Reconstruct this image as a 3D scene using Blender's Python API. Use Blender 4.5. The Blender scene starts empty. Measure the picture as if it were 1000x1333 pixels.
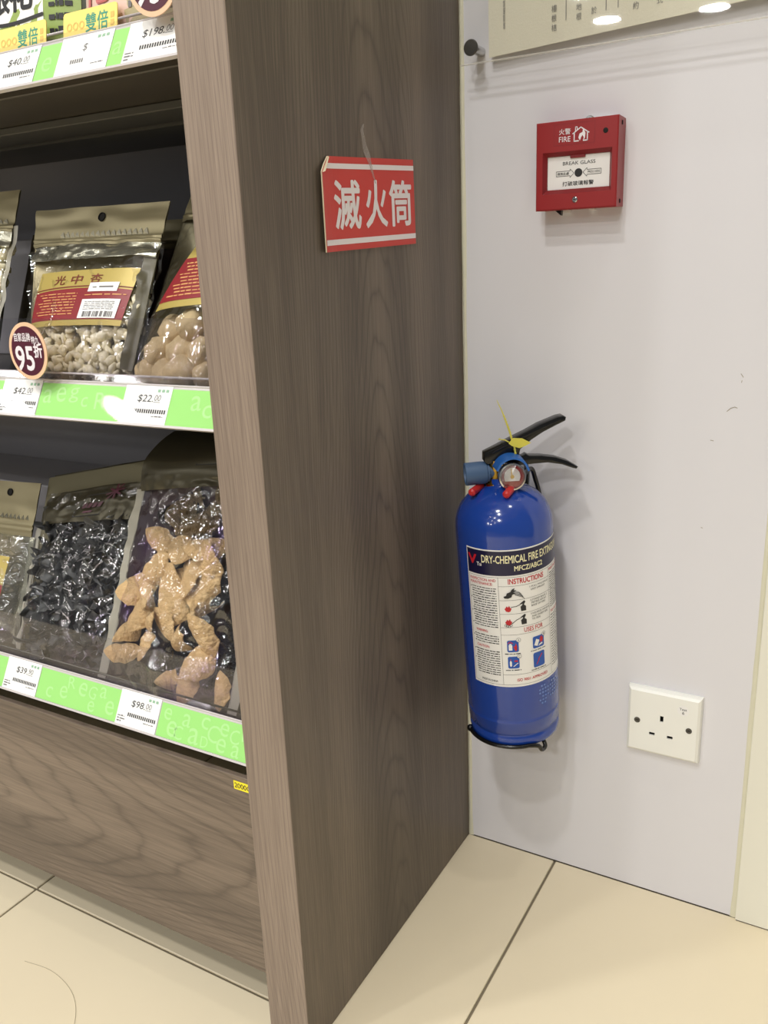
import bpy, bmesh, math, random
from mathutils import Vector, Matrix, noise

# ------------------------------------------------------------------ camera, world, lamps, exposure
scene = bpy.context.scene
C = scene.collection
cam_data = bpy.data.cameras.new('camera')
cam = bpy.data.objects.new('camera', cam_data)
C.objects.link(cam)
cam_data.sensor_fit = 'VERTICAL'
cam_data.sensor_height = 36.0
cam_data.lens = 1116.57 / 1333.0 * 36.0
cam_data.clip_start = 0.02
_R = (0.86786533, 0.49526369, -0.039034)
_U = (-0.1079095, 0.26462074, 0.95829609)
_F = (-0.48493846, 0.82745981, -0.28309882)
cam.matrix_world = Matrix(((_R[0], _U[0], -_F[0], 0.4416), (_R[1], _U[1], -_F[1], -0.9591),
                           (_R[2], _U[2], -_F[2], 0.7971), (0, 0, 0, 1)))
scene.camera = cam

world = bpy.data.worlds.new('shop_ambient')
scene.world = world
world.use_nodes = True
world.node_tree.nodes['Background'].inputs[0].default_value = (0.98, 0.985, 1.0, 1)
world.node_tree.nodes['Background'].inputs[1].default_value = 0.20

LAMPS = [  # x, y, watts : recessed downlights of the shop ceiling
    (0.72, -0.50, 4), (0.04, -1.50, 15), (0.30, -2.05, 15), (0.75, -3.9, 46),
    (-1.10, -1.50, 17), (-0.90, -2.00, 15), (-0.9, -3.0, 5),
    (-1.99, -7.47, 30), (-1.12, -7.67, 30), (-1.93, -6.56, 30),
    (-0.1, -3.1, 8), (-0.6, -4.4, 6), (0.1, -5.4, 12), (-1.6, -4.2, 5)]
LAMPS += [(-2.4 - .95 * i, -2.6 - 1.25 * j, 6) for i in range(4) for j in range(4)]  # added unseen lamps, placed to give the pouch film its highlights
for i, (x, y, w) in enumerate(LAMPS):
    ld = bpy.data.lights.new('disc_lamp', 'AREA')
    ld.shape = 'DISK'
    ld.size = 0.24 if y < -3.5 or x < -2 else 0.13
    ld.energy = w
    ld.color = (1.0, 0.985, 0.965)
    lo = bpy.data.objects.new('disc_lamp', ld)
    lo.location = (x, y, 2.735)
    C.objects.link(lo)

scene.view_settings.view_transform = 'Standard'
scene.view_settings.look = 'None'
scene.view_settings.exposure = 0.0
scene.view_settings.gamma = 1.0
scene.view_settings.use_curve_mapping = False
scene.cycles.transparent_max_bounces = 24
scene.cycles.max_bounces = 10

# ------------------------------------------------------------------ helpers
random.seed(7)
PI = math.pi
TAU = 2 * PI
ROOTM = {}


class MB:
    def __init__(s):
        s.v = []
        s.f = []
        s.mi = []
        s.cur = 0

    def add(s, vs, fs):
        o = len(s.v)
        s.v += [Vector(p) for p in vs]
        s.f += [[i + o for i in f] for f in fs]
        s.mi += [s.cur] * len(fs)
        return s

    def box(s, x0, x1, y0, y1, z0, z1, b=0.0, seg=2):
        bm = bmesh.new()
        bmesh.ops.create_cube(bm, size=1)
        for v in bm.verts:
            v.co = Vector((x0 + (v.co.x + .5) * (x1 - x0), y0 + (v.co.y + .5) * (y1 - y0), z0 + (v.co.z + .5) * (z1 - z0)))
        if b > 0:
            bmesh.ops.bevel(bm, geom=bm.edges[:], offset=b, segments=seg, affect='EDGES', profile=0.5)
        return s.bm(bm)

    def bm(s, bm):
        bm.verts.index_update()
        s.add([v.co.copy() for v in bm.verts], [[v.index for v in f.verts] for f in bm.faces])
        bm.free()
        return s

    def quad(s, a, b, c, d):
        return s.add([a, b, c, d], [[0, 1, 2, 3]])

    def grid(s, fn, nu, nv):
        vs = [fn(i / nu, j / nv) for j in range(nv + 1) for i in range(nu + 1)]
        fs = [[j * (nu + 1) + i, j * (nu + 1) + i + 1, (j + 1) * (nu + 1) + i + 1, (j + 1) * (nu + 1) + i]
              for j in range(nv) for i in range(nu)]
        return s.add(vs, fs)

    def tube(s, pts, r, n=10, caps=True):
        pts = [Vector(p) for p in pts]
        rs = r if isinstance(r, (list, tuple)) else [r] * len(pts)
        t0 = (pts[1] - pts[0]).normalized()
        a = t0.orthogonal().normalized()
        vs, fs = [], []
        for i, p in enumerate(pts):
            t = (pts[min(i + 1, len(pts) - 1)] - pts[max(i - 1, 0)]).normalized()
            a = (a - t * a.dot(t)).normalized()
            b = t.cross(a)
            for k in range(n):
                w = TAU * k / n
                vs.append(p + (a * math.cos(w) + b * math.sin(w)) * rs[i])
        for i in range(len(pts) - 1):
            for k in range(n):
                fs.append([i * n + k, i * n + (k + 1) % n, (i + 1) * n + (k + 1) % n, (i + 1) * n + k])
        if caps:
            fs.append(list(range(n))[::-1])
            fs.append([(len(pts) - 1) * n + k for k in range(n)])
        return s.add(vs, fs)

    def lathe(s, prof, o=(0, 0, 0), ax=(0, 0, 1), n=32, up=None):
        """prof: list of (radius, height along axis)."""
        o = Vector(o)
        ax = Vector(ax).normalized()
        a = (Vector(up) if up else ax.orthogonal()).normalized()
        a = (a - ax * a.dot(ax)).normalized()
        b = ax.cross(a)
        vs, fs = [], []
        for r, h in prof:
            for k in range(n):
                w = TAU * k / n
                vs.append(o + ax * h + (a * math.cos(w) + b * math.sin(w)) * max(r, 1e-5))
        for i in range(len(prof) - 1):
            for k in range(n):
                fs.append([i * n + k, i * n + (k + 1) % n, (i + 1) * n + (k + 1) % n, (i + 1) * n + k])
        if prof[0][0] > 1e-4:
            fs.append(list(range(n))[::-1])
        if prof[-1][0] > 1e-4:
            fs.append([(len(prof) - 1) * n + k for k in range(n)])
        return s.add(vs, fs)

    def prism(s, poly, fn0, fn1, b=0.0):
        """poly of 2-D points; fn0 / fn1 map them to the two 3-D end faces."""
        bm = bmesh.new()
        A = [bm.verts.new(fn0(*p)) for p in poly]
        B = [bm.verts.new(fn1(*p)) for p in poly]
        n = len(poly)
        bm.faces.new(A[::-1])
        bm.faces.new(B)
        for i in range(n):
            bm.faces.new([A[i], A[(i + 1) % n], B[(i + 1) % n], B[i]])
        bmesh.ops.recalc_face_normals(bm, faces=bm.faces[:])
        if b > 0:
            es = [e for e in bm.edges if (e.verts[0] in A) == (e.verts[1] in A)]
            bmesh.ops.bevel(bm, geom=es, offset=b, segments=2, affect='EDGES', profile=.5)
        return s.bm(bm)

    def xf(s, M, start=0):
        for i in range(start, len(s.v)):
            s.v[i] = M @ s.v[i]
        return s

    def build(s, name, mat, parent=None, smooth=False, local=False, kind=None):
        me = bpy.data.meshes.new(name)
        vs = s.v
        if parent is not None and not local:
            r = parent
            while r.parent:
                r = r.parent
            if r.name in ROOTM:
                M = ROOTM[r.name].inverted()
                vs = [M @ v for v in vs]
        me.from_pydata([tuple(v) for v in vs], [], s.f)
        mats = mat if isinstance(mat, (list, tuple)) else [mat]
        for m in mats:
            me.materials.append(m)
        if len(mats) > 1:
            me.polygons.foreach_set('material_index', s.mi)
        me.update()
        bm = bmesh.new()
        bm.from_mesh(me)
        bmesh.ops.recalc_face_normals(bm, faces=bm.faces[:])
        bm.to_mesh(me)
        bm.free()
        if smooth:
            me.polygons.foreach_set('use_smooth', [True] * len(me.polygons))
            if smooth != 'all':
                try:
                    me.set_sharp_from_angle(angle=math.radians(38))
                except Exception:
                    pass
        o = bpy.data.objects.new(name, me)
        C.objects.link(o)
        if parent is not None:
            o.parent = parent
        if kind:
            o['kind'] = kind
        return o


def tag(o, label, cat, group=None, kind=None):
    o['label'] = label
    if cat:
        o['category'] = cat
    if group:
        o['group'] = group
    if kind:
        o['kind'] = kind
    return o


def thing(name, label, cat, loc=(0, 0, 0), M=None, group=None):
    o = bpy.data.objects.new(name, None)
    C.objects.link(o)
    o.empty_display_size = 0.02
    M = M if M is not None else Matrix.Translation(Vector(loc))
    o.matrix_basis = M
    ROOTM[o.name] = M.copy()
    return tag(o, label, cat, group)


def plane_map(o, ex, ey):
    o, ex, ey = Vector(o), Vector(ex).normalized(), Vector(ey).normalized()
    nn = ex.cross(ey)
    return lambda x, y, d=0.0: o + ex * x + ey * y + nn * d


# ---- lettering: every string becomes a flat mesh fitted to a box
_fc = bpy.data.curves.new('lettering_source', 'FONT')
_fo = bpy.data.objects.new('lettering_source', _fc)
C.objects.link(_fo)
_cache = {}


def glyphs(body, bold=0.0):
    key = (body, bold)
    if key not in _cache:
        _fc.body = body
        _fc.offset = bold
        _fc.resolution_u = 3
        bpy.context.view_layer.update()
        dg = bpy.context.evaluated_depsgraph_get()
        me = bpy.data.meshes.new_from_object(_fo.evaluated_get(dg))
        vs = [(v.co.x, v.co.y) for v in me.vertices]
        fs = [list(p.vertices) for p in me.polygons]
        bpy.data.meshes.remove(me)
        xs = [p[0] for p in vs] or [0, 1]
        ys = [p[1] for p in vs] or [0, 1]
        _cache[key] = (vs, fs, min(xs), max(xs), min(ys), max(ys))
    return _cache[key]


def text(mb, body, fn, x, y, w, h, d=0.0002, bold=0.0, rot=0.0, shear=0.0):
    """fit body into the box (x, y, w, h) of the surface map fn(x, y, d)."""
    vs, fs, x0, x1, y0, y1 = glyphs(body)
    sx = w / max(x1 - x0, 1e-6)
    sy = h / max(y1 - y0, 1e-6)
    c, s_ = math.cos(rot), math.sin(rot)
    if bold > 0:                     # heavier strokes: the outline laid down again, shifted all round
        bo = bold * max(y1 - y0, .5)
        for k in range(8):
            q = TAU * k / 8
            out = []
            for a, b in vs:
                px, py = (a - x0 + bo * math.cos(q)) * sx, (b - y0 + bo * math.sin(q)) * sy
                px += shear * py
                if rot:
                    px, py = px * c - py * s_, px * s_ + py * c
                out.append(fn(x + px, y + py, d - .000006 * (k + 1)))
            mb.add(out, fs)
    out = []
    for a, b in vs:
        px, py = (a - x0) * sx, (b - y0) * sy
        px += shear * py
        if rot:
            px, py = px * c - py * s_, px * s_ + py * c
        out.append(fn(x + px, y + py, d))
    mb.add(out, fs)


def rect(mb, fn, x0, x1, y0, y1, d=0.0002, nu=1):
    for i in range(nu):
        a = x0 + (x1 - x0) * i / nu
        b = x0 + (x1 - x0) * (i + 1) / nu
        mb.quad(fn(a, y0, d), fn(b, y0, d), fn(b, y1, d), fn(a, y1, d))


def poly(mb, fn, pts, d=0.0002):
    mb.add([fn(p[0], p[1], d) for p in pts], [list(range(len(pts)))])


def disc(mb, fn, x, y, rx, ry=None, d=0.0002, n=24, r0=0.0):
    ry = ry or rx
    if r0 <= 0:
        poly(mb, fn, [(x + rx * math.cos(TAU * k / n), y + ry * math.sin(TAU * k / n)) for k in range(n)], d)
    else:
        vs, fs = [], []
        for k in range(n):
            c, s_ = math.cos(TAU * k / n), math.sin(TAU * k / n)
            vs += [fn(x + rx * c, y + ry * s_, d), fn(x + rx * r0 * c, y + ry * r0 * s_, d)]
            j = (k + 1) % n
            fs.append([2 * k, 2 * j, 2 * j + 1, 2 * k + 1])
        mb.add(vs, fs)


def fineprint(mb, fn, x0, x1, y, h, d=0.0002, rng=random, gap=.25):
    """a line of print too small to read: word-length strokes"""
    x = x0
    while x < x1:
        w = min(rng.uniform(1.2, 5) * h, x1 - x)
        if w > .3 * h:
            rect(mb, fn, x, x + w, y, y + h * rng.uniform(.6, 1), d)
        x += w + h * rng.uniform(.4, .9)


def barcode(mb, fn, x0, x1, y0, y1, d=0.0002, rng=random, u=.0006):
    x = x0
    while x < x1:
        w = rng.choice((1, 1, 2, 3)) * u
        rect(mb, fn, x, min(x + w, x1), y0, y1, d)
        x += w + rng.choice((1, 1, 2)) * u


# ------------------------------------------------------------------ materials
def srgb(r, g, b):
    f = lambda c: (c / 255) / 12.92 if c / 255 <= .04045 else ((c / 255 + .055) / 1.055) ** 2.4
    return (f(r), f(g), f(b), 1)


def pmat(name, col, rough=.5, metal=0.0, spec=.5, coat=0.0, bump=0.0, bscale=200, var=0.0, vscale=8, bdist=.001, **kw):
    m = bpy.data.materials.new(name)
    m.use_nodes = True
    nt = m.node_tree
    b = nt.nodes['Principled BSDF']
    b.inputs['Base Color'].default_value = col
    b.inputs['Roughness'].default_value = rough
    b.inputs['Metallic'].default_value = metal
    b.inputs['Specular IOR Level'].default_value = spec
    b.inputs['Coat Weight'].default_value = coat
    for k, v in kw.items():
        b.inputs[k].default_value = v
    tc = nt.nodes.new('ShaderNodeTexCoord')
    if var > 0:
        nz = nt.nodes.new('ShaderNodeTexNoise')
        nz.inputs['Scale'].default_value = vscale
        nz.inputs['Detail'].default_value = 5
        nt.links.new(tc.outputs['Object'], nz.inputs['Vector'])
        mx = nt.nodes.new('ShaderNodeMix')
        mx.data_type = 'RGBA'
        mx.inputs[6].default_value = tuple(c * (1 - var) for c in col[:3]) + (1,)
        mx.inputs[7].default_value = tuple(min(1, c * (1 + var)) for c in col[:3]) + (1,)
        nt.links.new(nz.outputs['Fac'], mx.inputs[0])
        nt.links.new(mx.outputs[2], b.inputs['Base Color'])
    if bump > 0:
        nb = nt.nodes.new('ShaderNodeTexNoise')
        nb.inputs['Scale'].default_value = bscale
        nb.inputs['Detail'].default_value = 3
        nt.links.new(tc.outputs['Object'], nb.inputs['Vector'])
        bp = nt.nodes.new('ShaderNodeBump')
        bp.inputs['Strength'].default_value = bump
        bp.inputs['Distance'].default_value = bdist
        nt.links.new(nb.outputs['Fac'], bp.inputs['Height'])
        nt.links.new(bp.outputs['Normal'], b.inputs['Normal'])
    return m


def wood(name, along, across, centre, A=17.0, K=64.0, off=0.0, dark=(112, 98, 87), light=(143, 127, 113), contrast=1.0):
    """walnut laminate: parabolic cathedral figure along `along`, fine pores"""
    m = bpy.data.materials.new(name)
    m.use_nodes = True
    nt = m.node_tree
    N, L = nt.nodes, nt.links
    b = N['Principled BSDF']
    tc = N.new('ShaderNodeTexCoord')
    sep = N.new('ShaderNodeSeparateXYZ')
    L.new(tc.outputs['Object'], sep.inputs[0])
    al, ac = sep.outputs[along], sep.outputs[across]

    def M(op, a, b_=None, c=None):
        n = N.new('ShaderNodeMath')
        n.operation = op
        for i, v in enumerate((a, b_, c)):
            if v is None:
                continue
            if isinstance(v, (int, float)):
                n.inputs[i].default_value = v
            else:
                L.new(v, n.inputs[i])
        return n.outputs[0]

    def NZ(sa, sc, detail=4, rough=.55, seed=0.0):
        cmb = N.new('ShaderNodeCombineXYZ')
        L.new(M('MULTIPLY', al, sa), cmb.inputs[0])
        L.new(M('MULTIPLY', ac, sc), cmb.inputs[1])
        cmb.inputs[2].default_value = seed + off
        n = N.new('ShaderNodeTexNoise')
        n.inputs['Scale'].default_value = 1
        n.inputs['Detail'].default_value = detail
        n.inputs['Roughness'].default_value = rough
        L.new(cmb.outputs[0], n.inputs['Vector'])
        return n.outputs['Fac']
    wob = M('MULTIPLY', M('SUBTRACT', NZ(2.2, 9, 2, .5, 3.1), .5), .05)
    dy = M('ADD', M('SUBTRACT', ac, centre), wob)
    warp = M('MULTIPLY', M('SUBTRACT', NZ(1.8, 12, 3, .5, 7.7), .5), .30)
    f = M('ADD', M('ADD', al, warp), M('MULTIPLY', M('MULTIPLY', dy, dy), K))
    ring = M('FRACT', M('MULTIPLY', f, A))
    ring = M('POWER', M('ABSOLUTE', M('SUBTRACT', M('MULTIPLY', ring, 2), 1)), 5.0)
    ring = M('MULTIPLY', ring, M('SUBTRACT', 1.15, NZ(1.2, 14, 2, .5, 11.0)))
    broad = NZ(.9, 13, 3, .5, 1.3)
    fine = NZ(7, 420, 3, .7, 5.5)
    pore = NZ(26, 800, 2, .6, 9.5)
    t = M('ADD', M('MULTIPLY', M('SUBTRACT', broad, .5), .95 * contrast), .53)
    t = M('SUBTRACT', t, M('MULTIPLY', ring, .33 * contrast))
    t = M('ADD', t, M('MULTIPLY', M('SUBTRACT', fine, .5), .50))
    t = M('ADD', t, M('MULTIPLY', M('SUBTRACT', pore, .5), .35))
    rp = N.new('ShaderNodeValToRGB')
    rp.color_ramp.elements[0].position = 0.0
    rp.color_ramp.elements[0].color = srgb(*[c * .78 for c in dark])
    rp.color_ramp.elements[1].position = 1.0
    rp.color_ramp.elements[1].color = srgb(*[min(255, c * 1.08) for c in light])
    e = rp.color_ramp.elements.new(.38)
    e.color = srgb(*dark)
    e = rp.color_ramp.elements.new(.7)
    e.color = srgb(*light)
    L.new(t, rp.inputs[0])
    L.new(rp.outputs[0], b.inputs['Base Color'])
    b.inputs['Roughness'].default_value = .42
    b.inputs['Specular IOR Level'].default_value = .35
    bp = N.new('ShaderNodeBump')
    bp.inputs['Strength'].default_value = .12
    bp.inputs['Distance'].default_value = .0006
    L.new(fine, bp.inputs['Height'])
    L.new(bp.outputs[0], b.inputs['Normal'])
    return m


def film_mat(name, tint=(1, 1, 1), base=.06, rough=.06, bump=.35, scale=28, irid=.0, maxf=.75):
    """clear packaging film: see-through with crinkled gloss"""
    m = bpy.data.materials.new(name)
    m.use_nodes = True
    nt = m.node_tree
    N, L = nt.nodes, nt.links
    N.remove(N['Principled BSDF'])
    out = N['Material Output']
    tc = N.new('ShaderNodeTexCoord')
    nz = N.new('ShaderNodeTexNoise')
    nz.inputs['Scale'].default_value = scale
    nz.inputs['Detail'].default_value = 1.2
    nz.inputs['Distortion'].default_value = 1.0
    mp = N.new('ShaderNodeMapping')
    mp.inputs['Scale'].default_value = (1.5, 1.0, .28)
    mp.inputs['Rotation'].default_value = (0, .25, 0)
    L.new(tc.outputs['Object'], mp.inputs['Vector'])
    L.new(mp.outputs[0], nz.inputs['Vector'])
    bp = N.new('ShaderNodeBump')
    bp.inputs['Strength'].default_value = bump
    bp.inputs['Distance'].default_value = .01
    L.new(nz.outputs['Fac'], bp.inputs['Height'])
    tr = N.new('ShaderNodeBsdfTransparent')
    tr.inputs[0].default_value = tuple(.97 * c for c in tint) + (1,)
    gl = N.new('ShaderNodeBsdfGlossy')
    gl.inputs['Roughness'].default_value = rough
    L.new(bp.outputs[0], gl.inputs['Normal'])
    if irid > 0:
        n2 = N.new('ShaderNodeTexNoise')
        n2.inputs['Scale'].default_value = 14
        L.new(tc.outputs['Object'], n2.inputs['Vector'])
        rp = N.new('ShaderNodeValToRGB')
        rp.color_ramp.elements[0].position = .56
        rp.color_ramp.elements[0].color = (1, 1, 1, 1)
        rp.color_ramp.elements[1].position = .68
        rp.color_ramp.elements[1].color = (.62, .42, 1, 1)
        L.new(n2.outputs['Fac'], rp.inputs[0])
        L.new(rp.outputs[0], gl.inputs[0])
    geo = N.new('ShaderNodeNewGeometry')
    dt = N.new('ShaderNodeVectorMath')
    dt.operation = 'DOT_PRODUCT'
    L.new(geo.outputs['Incoming'], dt.inputs[0])
    L.new(bp.outputs[0], dt.inputs[1])

    def MM(op, x, y):
        n = N.new('ShaderNodeMath')
        n.operation = op
        for k, q in enumerate((x, y)):
            if isinstance(q, (int, float)):
                n.inputs[k].default_value = q
            elif q is not None:
                L.new(q, n.inputs[k])
        return n.outputs[0]
    # Schlick reflectance of both faces of a thin sheet
    fr5 = MM('POWER', MM('SUBTRACT', 1.0, MM('MINIMUM', MM('ABSOLUTE', dt.outputs['Value'], None), 1.0)), 5.0)
    fres = MM('ADD', MM('MULTIPLY', fr5, .93), .07)
    a = N.new('ShaderNodeMath')
    a.operation = 'ADD'
    a.inputs[1].default_value = base
    L.new(fres, a.inputs[0])
    mn = N.new('ShaderNodeMath')
    mn.operation = 'MINIMUM'
    mn.inputs[1].default_value = maxf
    L.new(a.outputs[0], mn.inputs[0])
    mx = N.new('ShaderNodeMixShader')
    L.new(mn.outputs[0], mx.inputs[0])
    L.new(tr.outputs[0], mx.inputs[1])
    L.new(gl.outputs[0], mx.inputs[2])
    L.new(mx.outputs[0], out.inputs[0])
    return m


MT = {}
MT['wall'] = pmat('white_laminate', srgb(226, 225, 229), .38, spec=.3, bump=.02, bscale=60, var=.012, vscale=3)
MT['cream_wall'] = pmat('cream_paint', srgb(236, 234, 220), .5, spec=.3, bump=.06, bscale=120)
MT['caulk'] = pmat('cream_caulk', srgb(222, 219, 196), .5, bump=.25, bscale=90, var=.06, vscale=60)
MT['ceiling'] = pmat('ceiling_paint', srgb(240, 238, 232), .8)
MT['tile'] = pmat('beige_tile', srgb(232, 219, 190), .34, spec=.35, var=.035, vscale=5, bump=.02, bscale=300)
MT['grout'] = pmat('grout', srgb(122, 112, 92), .85)
MT['joint'] = pmat('dark_joint', srgb(70, 60, 48), .9)
MT['wood_side_shade'] = wood('walnut_side_shade', 2, 1, .0, K=64, dark=(93, 83, 74), light=(122, 110, 98))  # same walnut, darkened: the side face's weaker light is in the colour
MT['wood_edge_lit'] = wood('walnut_edge_lit', 2, 0, .13, A=9, K=26, off=4.0, dark=(130, 115, 103), light=(158, 142, 127), contrast=.75)  # same walnut, lightened: the stronger light on front faces is painted in
MT['wood_kick'] = wood('walnut_kick', 0, 2, .20, A=13, K=38, off=9.0, dark=(102, 90, 79), light=(136, 121, 106))
MT['dark_board'] = pmat('dark_shelf_board', srgb(78, 72, 62), .4, spec=.5, var=.1, vscale=12)
MT['back_grey'] = pmat('dark_grey_back', srgb(168, 166, 170), .25, spec=.5)
MT['back_warm'] = pmat('dark_warm_back', srgb(88, 86, 78), .45)
MT['rail_grey'] = pmat('pvc_rail', srgb(206, 200, 200), .22, spec=.5)
MT['clear_pvc'] = film_mat('clear_pvc', tint=(1.02, 1.02, 1.02), base=-.045, rough=.03, bump=.0, scale=9, maxf=.3)
MT['acrylic'] = film_mat('clear_acrylic', tint=(1.02, 1.02, 1.015), base=-.03, rough=.015, bump=.008, scale=3, maxf=.6)
MT['acrylic_smoky'] = film_mat('shelf_acrylic', tint=(.97, .96, .98), base=-.025, rough=.05, bump=.05, scale=6, maxf=.4)
MT['green'] = pmat('green_card', srgb(164, 228, 130), .6, spec=.2)
MT['green_pale'] = pmat('pale_green_print', srgb(182, 235, 154), .35, spec=.4)
MT['white_card'] = pmat('white_card', srgb(246, 246, 244), .6, spec=.2)
MT['ink'] = pmat('black_ink', srgb(40, 40, 42), .6)
MT['ink_soft'] = pmat('grey_ink', srgb(120, 118, 118), .6)
MT['ink_green'] = pmat('green_ink', srgb(150, 190, 160), .6)
MT['yellow_card'] = pmat('yellow_card', srgb(250, 226, 122), .3)
MT['teal_ink'] = pmat('teal_ink', srgb(70, 158, 132), .5)
MT['yellow_dark'] = pmat('yellow_print', srgb(226, 190, 100), .4)
MT['sticker_yellow'] = pmat('yellow_sticker', srgb(250, 232, 40), .4)
MT['sign_red'] = pmat('sign_red', srgb(210, 62, 54), .45, bump=.02, bscale=80)
MT['white_print'] = pmat('white_print', srgb(240, 234, 238), .45)
MT['foam'] = pmat('sign_back', srgb(222, 208, 176), .6)
MT['tape'] = pmat('old_tape', srgb(196, 186, 180), .4, **{'Alpha': .38})
MT['seal_film'] = pmat('pale_seal_film', srgb(206, 202, 186), .25, bump=.5, bscale=60, **{'Alpha': .55})
MT['foil_light'] = pmat('bright_foil', srgb(214, 210, 190), .3, metal=.25)
MT['edge'] = pmat('acrylic_edge', srgb(232, 230, 222), .15, **{'Alpha': .45})
MT['alarm_red'] = pmat('alarm_red', srgb(152, 40, 42), .36, spec=.4)
MT['alarm_red_dark'] = pmat('alarm_frame_red', srgb(132, 30, 34), .36)
MT['chrome'] = pmat('chrome', srgb(200, 200, 200), .18, metal=1)
MT['steel_dark'] = pmat('dark_standoff', srgb(92, 90, 86), .35, metal=.7)
MT['black'] = pmat('black_plastic', srgb(14, 14, 14), .22)
MT['black_hole'] = pmat('dark_recess', srgb(20, 18, 16), .8)
MT['blue'] = pmat('blue_enamel', srgb(24, 64, 154), .14, spec=.55, coat=.4)
MT['blue_cap'] = pmat('blue_plastic', srgb(40, 100, 178), .42)
MT['nozzle'] = pmat('slate_blue_plastic', srgb(70, 96, 130), .5)
MT['brass'] = pmat('brass', srgb(206, 168, 74), .25, metal=1)
MT['red_cap'] = pmat('red_rubber', srgb(196, 44, 44), .4)
MT['navy'] = pmat('navy_print', srgb(18, 16, 58), .3)
MT['label_white'] = pmat('label_white', srgb(244, 243, 240), .3)
MT['label_cream'] = pmat('cream_print', srgb(246, 240, 196), .35)
MT['label_red'] = pmat('red_print', srgb(196, 30, 44), .4)
MT['label_blue'] = pmat('blue_print', srgb(24, 84, 176), .35)
MT['stamp_blue'] = pmat('pale_blue_print', srgb(120, 150, 214), .4)
MT['seal'] = pmat('yellow_seal', srgb(232, 222, 92), .4, **{'Transmission Weight': .15})
MT['glass'] = film_mat('gauge_glass', base=.02, rough=.03, bump=.0)
MT['socket'] = pmat('ivory_plastic', srgb(243, 243, 236), .28)
MT['paper'] = pmat('beige_linen_paper', srgb(229, 225, 206), .75, bump=.3, bscale=420, var=.03, vscale=90)
MT['foil'] = pmat('olive_foil', srgb(158, 148, 116), .42, metal=.55, bump=.1, bscale=40)
MT['foil_dark'] = pmat('dark_olive_foil', srgb(112, 106, 82), .36, metal=.55, bump=.15, bscale=30)
MT['foil_silver'] = pmat('crinkled_silver_foil', srgb(192, 190, 172), .22, metal=.85, bump=.5, bscale=60)
MT['olive_dark'] = pmat('dark_olive_strip', srgb(92, 87, 66), .4, bump=.2, bscale=40)
MT['foil_shade'] = pmat('shaded_olive_foil', srgb(84, 79, 62), .34, metal=.45, bump=.15, bscale=30)  # olive foil with the bottom shelf's shade put into the colour
MT['foil_plum'] = pmat('plum_lining', srgb(70, 56, 66), .4, bump=.3, bscale=40)
MT['foil_black'] = pmat('dark_maroon_foil', srgb(52, 26, 34), .35)
MT['film'] = film_mat('clear_film', base=.03, rough=.07, bump=.75, scale=11, irid=.5)
MT['film_calm'] = film_mat('calm_film', base=.015, rough=.07, bump=.35, scale=8, irid=.5)
MT['film_soft'] = film_mat('clear_film_soft', base=.02, rough=.07, bump=.7, scale=10)
MT['gold_print'] = pmat('gold_print', srgb(184, 164, 88), .4, metal=.2)
MT['maroon'] = pmat('maroon_print', srgb(138, 28, 36), .4)
MT['gold_ink'] = pmat('gold_ink', srgb(216, 158, 96), .5)
MT['brown_ink'] = pmat('brown_ink', srgb(120, 50, 30), .5)
MT['peach'] = pmat('peach_print', srgb(240, 200, 164), .35)
MT['plum'] = pmat('plum_print', srgb(84, 34, 50), .3)
MT['kernel'] = pmat('apricot_kernel', srgb(248, 240, 208), .5, var=.06, vscale=120)
MT['fig'] = pmat('dried_fig_skin', srgb(204, 182, 138), .7, var=.25, vscale=60, bump=.9, bscale=60, bdist=.004)
MT['fungus'] = pmat('black_fungus', srgb(60, 61, 61), .5, var=.5, vscale=55, bump=.4, bscale=60, **{'Sheen Weight': 1.0, 'Sheen Roughness': .35})
MT['peel'] = pmat('tan_peel', srgb(214, 180, 130), .75, var=.26, vscale=2.0, bump=.4, bscale=7, bdist=.06)
MT['peel_dark'] = pmat('brown_peel', srgb(164, 138, 100), .75, var=.4, vscale=2.5, bump=1.0, bscale=7, bdist=.06)
MT['peel_black'] = pmat('blackened_peel', srgb(46, 44, 48), .35, var=.3, vscale=3, bump=1.0, bscale=8, bdist=.08)
MT['pack_green'] = pmat('green_pack', srgb(146, 168, 84), .4, var=.1, vscale=10)
MT['pack_pink'] = pmat('pink_pack', srgb(230, 200, 186), .4)
MT['pack_beige'] = pmat('beige_pack', srgb(190, 178, 140), .4)
MT['pink_ink'] = pmat('pink_ink', srgb(206, 120, 118), .5)
MT['scuff'] = pmat('grey_scuff', srgb(150, 138, 112), .8)

# ------------------------------------------------------------------ the setting
floor = MB().box(-2.1, 2.4, -9.0, .30, -.05, -.0022).build('floor', MT['grout'])
floor['kind'] = 'structure'
TX = [.1274 + .6 * k for k in range(-3, 4)]
TY = [-.3675 - .6 * k for k in range(-1, 4)]
g = .0016
for i in range(len(TX) - 1):
    for j in range(len(TY) - 1):
        x0, x1, y0, y1 = TX[i], TX[i + 1], TY[j + 1], TY[j]
        y1b = min(y1, -.0002)
        if y1b - y0 < .05:
            continue
        MB().box(x0 + g, x1 - g, y0 + g, y1b - (g if y1b == y1 else 0), -.004, 0, b=.0009, seg=1).build('tile', MT['tile'], floor)

wall = MB().box(.0018, .3560, .0, .02, .0012, 2.76).build('wall_back', MT['wall'])
wall['kind'] = 'structure'
mb = MB()
mb.box(.0005, .3575, .0004, .02, 0, .0016)
mb.build('gap_line', MT['joint'], wall)
tr = MB().box(.3588, 1.9, -.0048, .02, .001, 2.76, b=.0006, seg=1).build('wall_right', MT['cream_wall'])
tr['kind'] = 'structure'
mb = MB().box(.3596, 1.9, -.0044, .02, 0, .0012)
mb.build('gap_line', MT['joint'], tr)
wl = MB().box(-1.9, .0015, .0005, .02, 0, 2.76).build('wall_left', MT['cream_wall'])
wl['kind'] = 'structure'


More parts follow.
